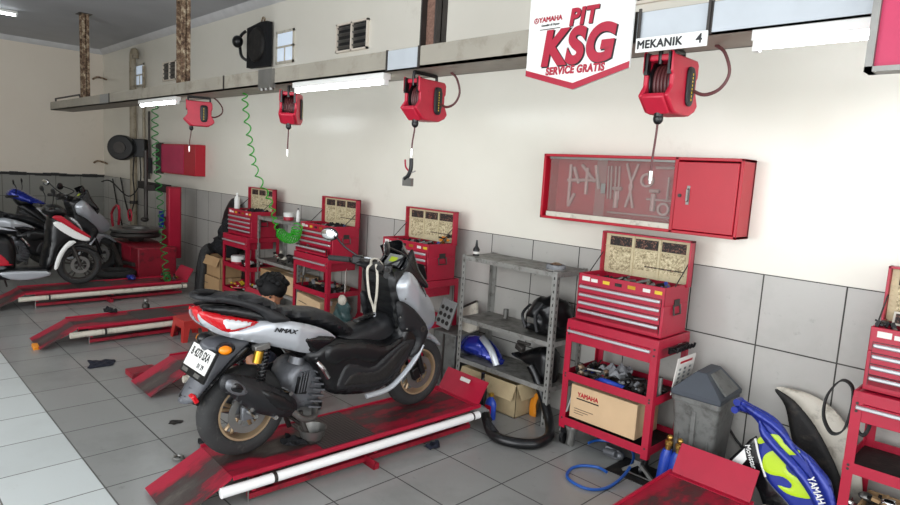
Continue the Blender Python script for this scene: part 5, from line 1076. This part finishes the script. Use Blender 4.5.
for s in (-1, 1):
    part(MB().cyl(Q(-2.60, .84, s*.06), Q(-2.655, .83, s*.13), .012), 'indicator_stalk', 'black')
    mb = MB(); mb.ball(Q(-2.655, .835, s*.125), (.045, .05, .034), 16, 10); i_ = part(mb, 'indicator', 'black'); MB().ball(Q(-2.665, .835, s*.143), (.034, .036, .026), 16, 10).build('lens', 'amber', i_)
# stand, pegs
m = MB(); m.tube([Q(-2.18, .37, .10), Q(-2.16, .28, .11), Q(-2.12, .185, .12)], .016, 8, 3); m.box(Q(-2.10, .172, .12), (.06, .08, .012)); m.tube([Q(-2.18, .37, -.10), Q(-2.16, .28, -.11), Q(-2.12, .185, -.12)], .016, 8, 3); m.tube([Q(-2.16, .28, .11), Q(-2.16, .28, -.11)], .012, 8, 0); part(m, 'centre_stand', 'steel_dark')
for s in (-1, 1): part(MB().tube([Q(-2.14, .69, s*.20), Q(-2.10, .64, s*.215), Q(-2.065, .585, s*.215)], .014, 8, 4), 'passenger_peg', 'chrome')

# ================================================================ OTHER SCOOTERS (left)
def scooter(label, loc, body, panel, accent, dark='black', rz=0, head_z=0.0, wscreen=False, seatm='black_mat', rims='steel_dark', strips=None):
    """local: y=0 at front axle, rear at -1.27, z=0 where the tyres stand"""
    t = thing('motor_scooter', label, 'scooter', loc, (0, 0, rz)); P = lambda y, z, s: V((s, y, z))
    def sy(name, pts, T, mt, rnd=.04, n=3): return MB().pillow(pts, P, T, rnd, .04, n).build(name, mt, t)
    def sd(name, pts, so, mt, rnd=.02, n=2):
        for s in (-1, 1): MB().pillow(pts, lambda a, b, q: P(a, b, s*q), so, rnd, .04, n, back=so-.03).build(name, mt, t)
    wheel(t, 0, .275, .27, .09, .2, rims, 5); wheel(t, -1.27, .275, .27, .1, .2, rims, 5)
    h = head_z
    sy('front_fender', [(-.3, .42), (-.2, .53), (0, .58), (.16, .52), (.24, .40), (.16, .44), (0, .5), (-.15, .47)], .06, dark, .03)
    for s in (-1, 1): MB().cyl((s*.07, -.12, .62), (s*.07, 0, .275), .02).build('fork', 'steel_dark', t)
    sy('leg_shield', [(-.36, .92), (-.24, .97), (-.12, .92), (-.02, .78), (.06, .66), (-.02, .60), (-.14, .58), (-.24, .46), (-.30, .28), (-.44, .20), (-.46, .30), (-.40, .6)], lambda y, z: .17 if y < -.1 else .17-.1*(y+.1)/.16, dark, .06)
    sd('front_panel', [(-.33, .86), (-.24, .87), (-.08, .75), (.09, .645), (.05, .61), (-.07, .64), (-.18, .70), (-.28, .78)], .178, panel)
    sd('front_panel_stripe', [(-.34, .93), (-.24, .95), (-.06, .80), (.10, .67), (.06, .665), (-.1, .765), (-.24, .865)], .183, accent)
    sd('inner_strip', [(-.15, .62), (-.07, .60), (-.17, .52), (-.24, .40), (-.29, .26), (-.33, .26), (-.30, .40), (-.24, .52)], .18, panel)
    sy('head_light', [(-.12, .90), (.0, .78), (.06, .68), (.02, .80), (-.06, .90)], .1, 'clear_lens', .03)
    sy('handlebar_cover', [(-.42, 1.00+h), (-.36, 1.08+h), (-.24, 1.08+h), (-.14, 1.0+h), (-.16, .93), (-.34, .93)], .12, dark, .05)
    m = MB(); m.tube([(-.34, -.42, 1.05+h), (-.2, -.34, 1.05+h), (0, -.3, 1.03+h), (.2, -.34, 1.05+h), (.34, -.42, 1.05+h)], .013, 8, 5); b = m.build('handlebar', 'steel_dark', t)
    for s in (-1, 1):
        MB().cyl((s*.36, -.43, 1.05+h), (s*.25, -.37, 1.05+h), .02).build('grip', 'rubber', b)
        MB().tube([(s*.2, -.34, 1.07+h), (s*.22, -.33, 1.18+h), (s*.28, -.35, 1.25+h)], .006, 6, 4).build('mirror_stalk', 'black', b)
        mb = MB(); mb.ball((s*.3, -.35, 1.27+h), (.06, .015, .04), 14, 8, (.1, 0, .2)); mb.build('mirror', 'black', b)
    sd('floorboard_side', [(-.42, .24), (-.38, .18), (-.60, .14), (-.80, .16), (-.92, .24), (-.80, .26)], .19, 'silver' if strips else dark)
    sy('floorboard', [(-.36, .2), (-.36, .28), (-.85, .30), (-.95, .24), (-.85, .16), (-.5, .16)], .15, dark, .03)
    sy('rear_body', [(-.72, .28), (-.74, .66), (-1.0, .74), (-1.35, .80), (-1.72, .90), (-1.80, .86), (-1.70, .76), (-1.4, .56), (-1.2, .50), (-1.0, .45), (-.85, .28)], lambda y, z: .15 if y > -1.3 else .15-.08*(-1.3-y)/.5, dark, .06)
    sd('rear_panel', [(-.80, .34), (-.86, .46), (-1.1, .62), (-1.45, .74), (-1.74, .86), (-1.6, .72), (-1.35, .56), (-1.15, .46), (-1.0, .36)], .155, body)
    sd('rear_panel_stripe', [(-.76, .34), (-.92, .38), (-1.15, .50), (-1.35, .60), (-1.2, .44), (-1.05, .32), (-.92, .33)], .16, accent if strips else dark)
    sy('seat', [(-.66, .70), (-.74, .79), (-.9, .80), (-1.1, .82), (-1.25, .90), (-1.5, .96), (-1.68, .95), (-1.66, .89), (-1.3, .82), (-1.0, .74)], .14, seatm, .06)
    if strips: sd('seat_side_trim', [(-.70, .76), (-.9, .82), (-1.1, .93), (-1.35, 1.0), (-1.7, 1.02), (-1.35, .95), (-1.1, .87), (-.9, .785)], .145, 'silver')
    sy('tail_light', [(-1.74, .88), (-1.80, .90), (-1.79, .82), (-1.72, .80)], .08, 'red_lens', .03)
    m = MB(); m.pillow([(-1.4, .24), (-1.2, .36), (-.9, .38), (-.78, .30), (-.85, .2), (-1.2, .18)], P, .1, .04, .04, back=-.12); m.build('engine', 'cast', t)
    m = MB(); m.tube([(.1, -.8, .16), (.16, -1.0, .2), (.17, -1.15, .26)], .02, 8, 4); m.pillow([(-1.1, .22), (-1.12, .32), (-1.5, .44), (-1.58, .40), (-1.5, .30), (-1.2, .2)], P, .22, .05, .04, back=.13); m.build('exhaust_silencer', 'black_mat', t)
    sy('rear_fender', [(-1.5, .62), (-1.62, .60), (-1.74, .44), (-1.70, .42), (-1.56, .54)], .07, dark, .02)
    MB().box((0, -1.72, .56), (.24, .012, .1), (-.4, 0, 0)).build('number_plate', 'white_dirty', t)
    MB().cyl((-.1, -1.45, .55), (-.1, -1.3, .3), .03).build('shock_absorber', 'steel_dark', t)
    MB().tube([(-.1, -.85, .2), (-.2, -.8, .08), (-.22, -.78, .0)], .012, 6, 3).build('side_stand', 'steel_dark', t)
    if wscreen:
        sy('windscreen', [(-.34, 1.08+h), (-.42, 1.22+h), (-.38, 1.25+h), (-.24, 1.12+h), (-.06, .95), (-.2, .98)], .11, 'black_gloss', .05)
    return t
s1 = scooter('black scooter with red and white panels on the far left lift', (LX[0]-.06, -1.98, .188), 'red_cab', 'white', 'red_cab', strips=True)
s2 = copy_tree(bike, (-10.35, -2.0, .02), (0, 0, math.radians(2)), 'dark grey scooter with smoked windscreen parked on the floor beyond the far left lift')
def recolour(o):
    for ch in list(bpy.data.objects):
        if ch.parent == o:
            if ch.name.startswith(('lettering', 'number_plate')): bpy.data.objects.remove(ch); continue
            if ch.type == 'MESH':
                mt = ch.data.materials[0].name; new = {'bronze_gold_paint': 'steel_dark', 'gold_anodised': 'steel_dark', 'grey_paint': 'black'}.get(mt)
                if new:
                    ch.data = ch.data.copy(); ch.data.materials[0] = M[new]
            recolour(ch)
M['silver_dull'] = mat('dull_grey_paint', '#7d828a', .35, .3)
recolour(s2); s2.scale = (1.1, 1.1, 1.1)
s3 = scooter('blue scooter at the far left edge of the row, only its blue headcowl showing', (-11.5, -1.75, .0), 'black', 'black', 'black', rz=math.radians(-20), head_z=.04)
MB().pillow([(-.50, 1.1), (-.42, 1.2), (-.3, 1.17), (-.15, 1.08), (.02, .98), (-.1, .95), (-.35, 1.0)], lambda y, z, s: V((s, y, z)), .15, .05, .04).build('head_cowl', 'blue_paint', s3)

s1.scale = (.92, .92, .92)
# ================================================================ MECHANIC (sitting low behind the scooter)
person = thing('person', 'dark haired person in a black shirt crouching behind the silver scooter seat', 'person', (-4.1, -1.75, 0))
def cap(m, pts, rs, seg=12):
    n = len(pts); P = catmull(pts, 5); L = len(P)
    def rf(u): x = u*(n-1); i = min(int(x), n-2); return rs[i]+(rs[i+1]-rs[i])*(x-i)
    m.tube(P, rf, seg, 0)
    m.ball(pts[0], rs[0], 12, 8); m.ball(pts[-1], rs[-1], 12, 8)
# local: person faces +x (towards scooter). head centre ~ (0,-.12,.92)
def remesh(m, name, mt, parent, vox):
    me = m.mesh(name, mt); o = bpy.data.objects.new(name, me); C.objects.link(o)
    r = o.modifiers.new('r', 'REMESH'); r.mode = 'VOXEL'; r.voxel_size = vox; r.use_smooth_shade = True
    k = o.modifiers.new('s', 'SMOOTH'); k.iterations = 2; k.factor = .5
    bpy.context.view_layer.update()
    me2 = bpy.data.meshes.new_from_object(o.evaluated_get(bpy.context.evaluated_depsgraph_get())); me2.name = name
    if not me2.materials: me2.materials.append(M[mt])
    bpy.data.objects.remove(o); o = bpy.data.objects.new(name, me2); C.objects.link(o); o.parent = parent
    for p in me2.polygons: p.use_smooth = True
    return o
HX, HY, HZ = .06, -.115, .905
body_m = MB()
hips = (-.22, 0, .24); chest = (-.09, -.03, .60); neck = (-.01, -.07, .74)
cap(body_m, [hips, (-.2, -.01, .4), chest, (-.05, -.05, .68)], [.15, .135, .15, .11], 16)
cap(body_m, [(-.06, -.05, .69), neck, (HX-.02, HY+.01, HZ-.07)], [.07, .055, .055])
body_m.ball((HX, HY, HZ), (.088, .076, .112), 24, 16, (0, .55, -.3))
body_m.ball((HX+.055, HY-.02, HZ-.06), (.05, .05, .05), 14, 10)            # jaw
body_m.ball((HX+.098, HY-.035, HZ-.035), (.018, .012, .02), 10, 8)         # nose
for s in (-1, 1): body_m.ball((HX+.01, HY+s*.078, HZ-.03), (.012, .008, .028), 10, 8)
for s in (-1, 1):
    sh = (-.06, s*.19-.04, .62); el = (.10, s*.24-.02, .40); wr = (.30, s*.13-.02, .37)
    cap(body_m, [(-.06, s*.08-.04, .64), sh, el, wr], [.08, .062, .045, .03])
    body_m.box((.35, s*.12-.02, .365), (.09, .03, .075), (0, .1, -s*.1))
    for k in range(4):
        z0 = .395-k*.02; L = (.075, .085, .08, .06)[k]
        cap(body_m, [(.385, s*.12-.02, z0), (.385+L*.6, s*.11-.02, z0-.005), (.385+L*.95, s*.085-.02, z0-.02)], [.0098, .009, .0075], 8)
    cap(body_m, [(.33, s*.11-.02, .395), (.355, s*.085-.02, .425), (.39, s*.075-.02, .43)], [.012, .0105, .009], 8)
    hip = (-.2, s*.09, .24); kn = (.18, s*.2, .44); an = (.05, s*.19, .08)
    cap(body_m, [hip, ((hip[0]+kn[0])/2, s*.15, .37), kn], [.105, .085, .06]); cap(body_m, [kn, (.1, s*.2, .27), an], [.058, .055, .038])
    cap(body_m, [(.02, s*.19, .05), (.12, s*.19, .04), (.2, s*.2, .03)], [.042, .04, .03])
b = remesh(body_m, 'body', 'skin', person, .008)
hm = MB(); hm.ball((HX-.01, HY+.01, HZ+.045), (.116, .105, .092), 26, 18, (0, .5, -.3))
for k in range(46):
    a = random.uniform(0, 2*PI); e = random.uniform(.15, 1.1); hm.ball((HX-.01+.1*math.cos(a)*math.cos(e), HY+.01+.092*math.sin(a)*math.cos(e), HZ+.05+.08*math.sin(e)), (.034, .026, .02), 8, 6, (a, e, a))
hm.build('hair', 'hair', person, angle=180)
sm = MB(); cap(sm, [(-.225, 0, .22), (-.2, -.01, .4), chest, (-.05, -.05, .685)], [.165, .152, .166, .12], 18)
for s in (-1, 1): cap(sm, [(-.06, s*.08-.04, .635), (-.06, s*.19-.04, .615), (.03, s*.225-.03, .50)], [.095, .078, .068])
remesh(sm, 'shirt', 'fabric_black', person, .012)
tm = MB()
for s in (-1, 1):
    cap(tm, [(-.2, s*.085, .235), (0, s*.15, .365), (.18, s*.2, .44)], [.12, .10, .072]); cap(tm, [(.18, s*.2, .44), (.1, s*.2, .27), (.055, s*.19, .12)], [.072, .068, .055])
remesh(tm, 'trousers', 'navy_cloth', person, .012)
for s in (-1, 1):
    MB().ball((HX+.083, HY-.028+s*.03, HZ-.012), .009, 10, 8).build('eye', 'soot', person)
    cap_ = MB(); cap(cap_, [(0, s*.19, .045), (.12, s*.19, .045), (.21, s*.2, .035)], [.05, .05, .04]); cap_.build('shoe', 'black', person)
tag(MB().cyl((-4.32, -1.75, 0), (-4.32, -1.75, .12), .14, .15, 24).build('work_stool', 'red_stool'), 'low round red seat under the crouching person', 'stool')
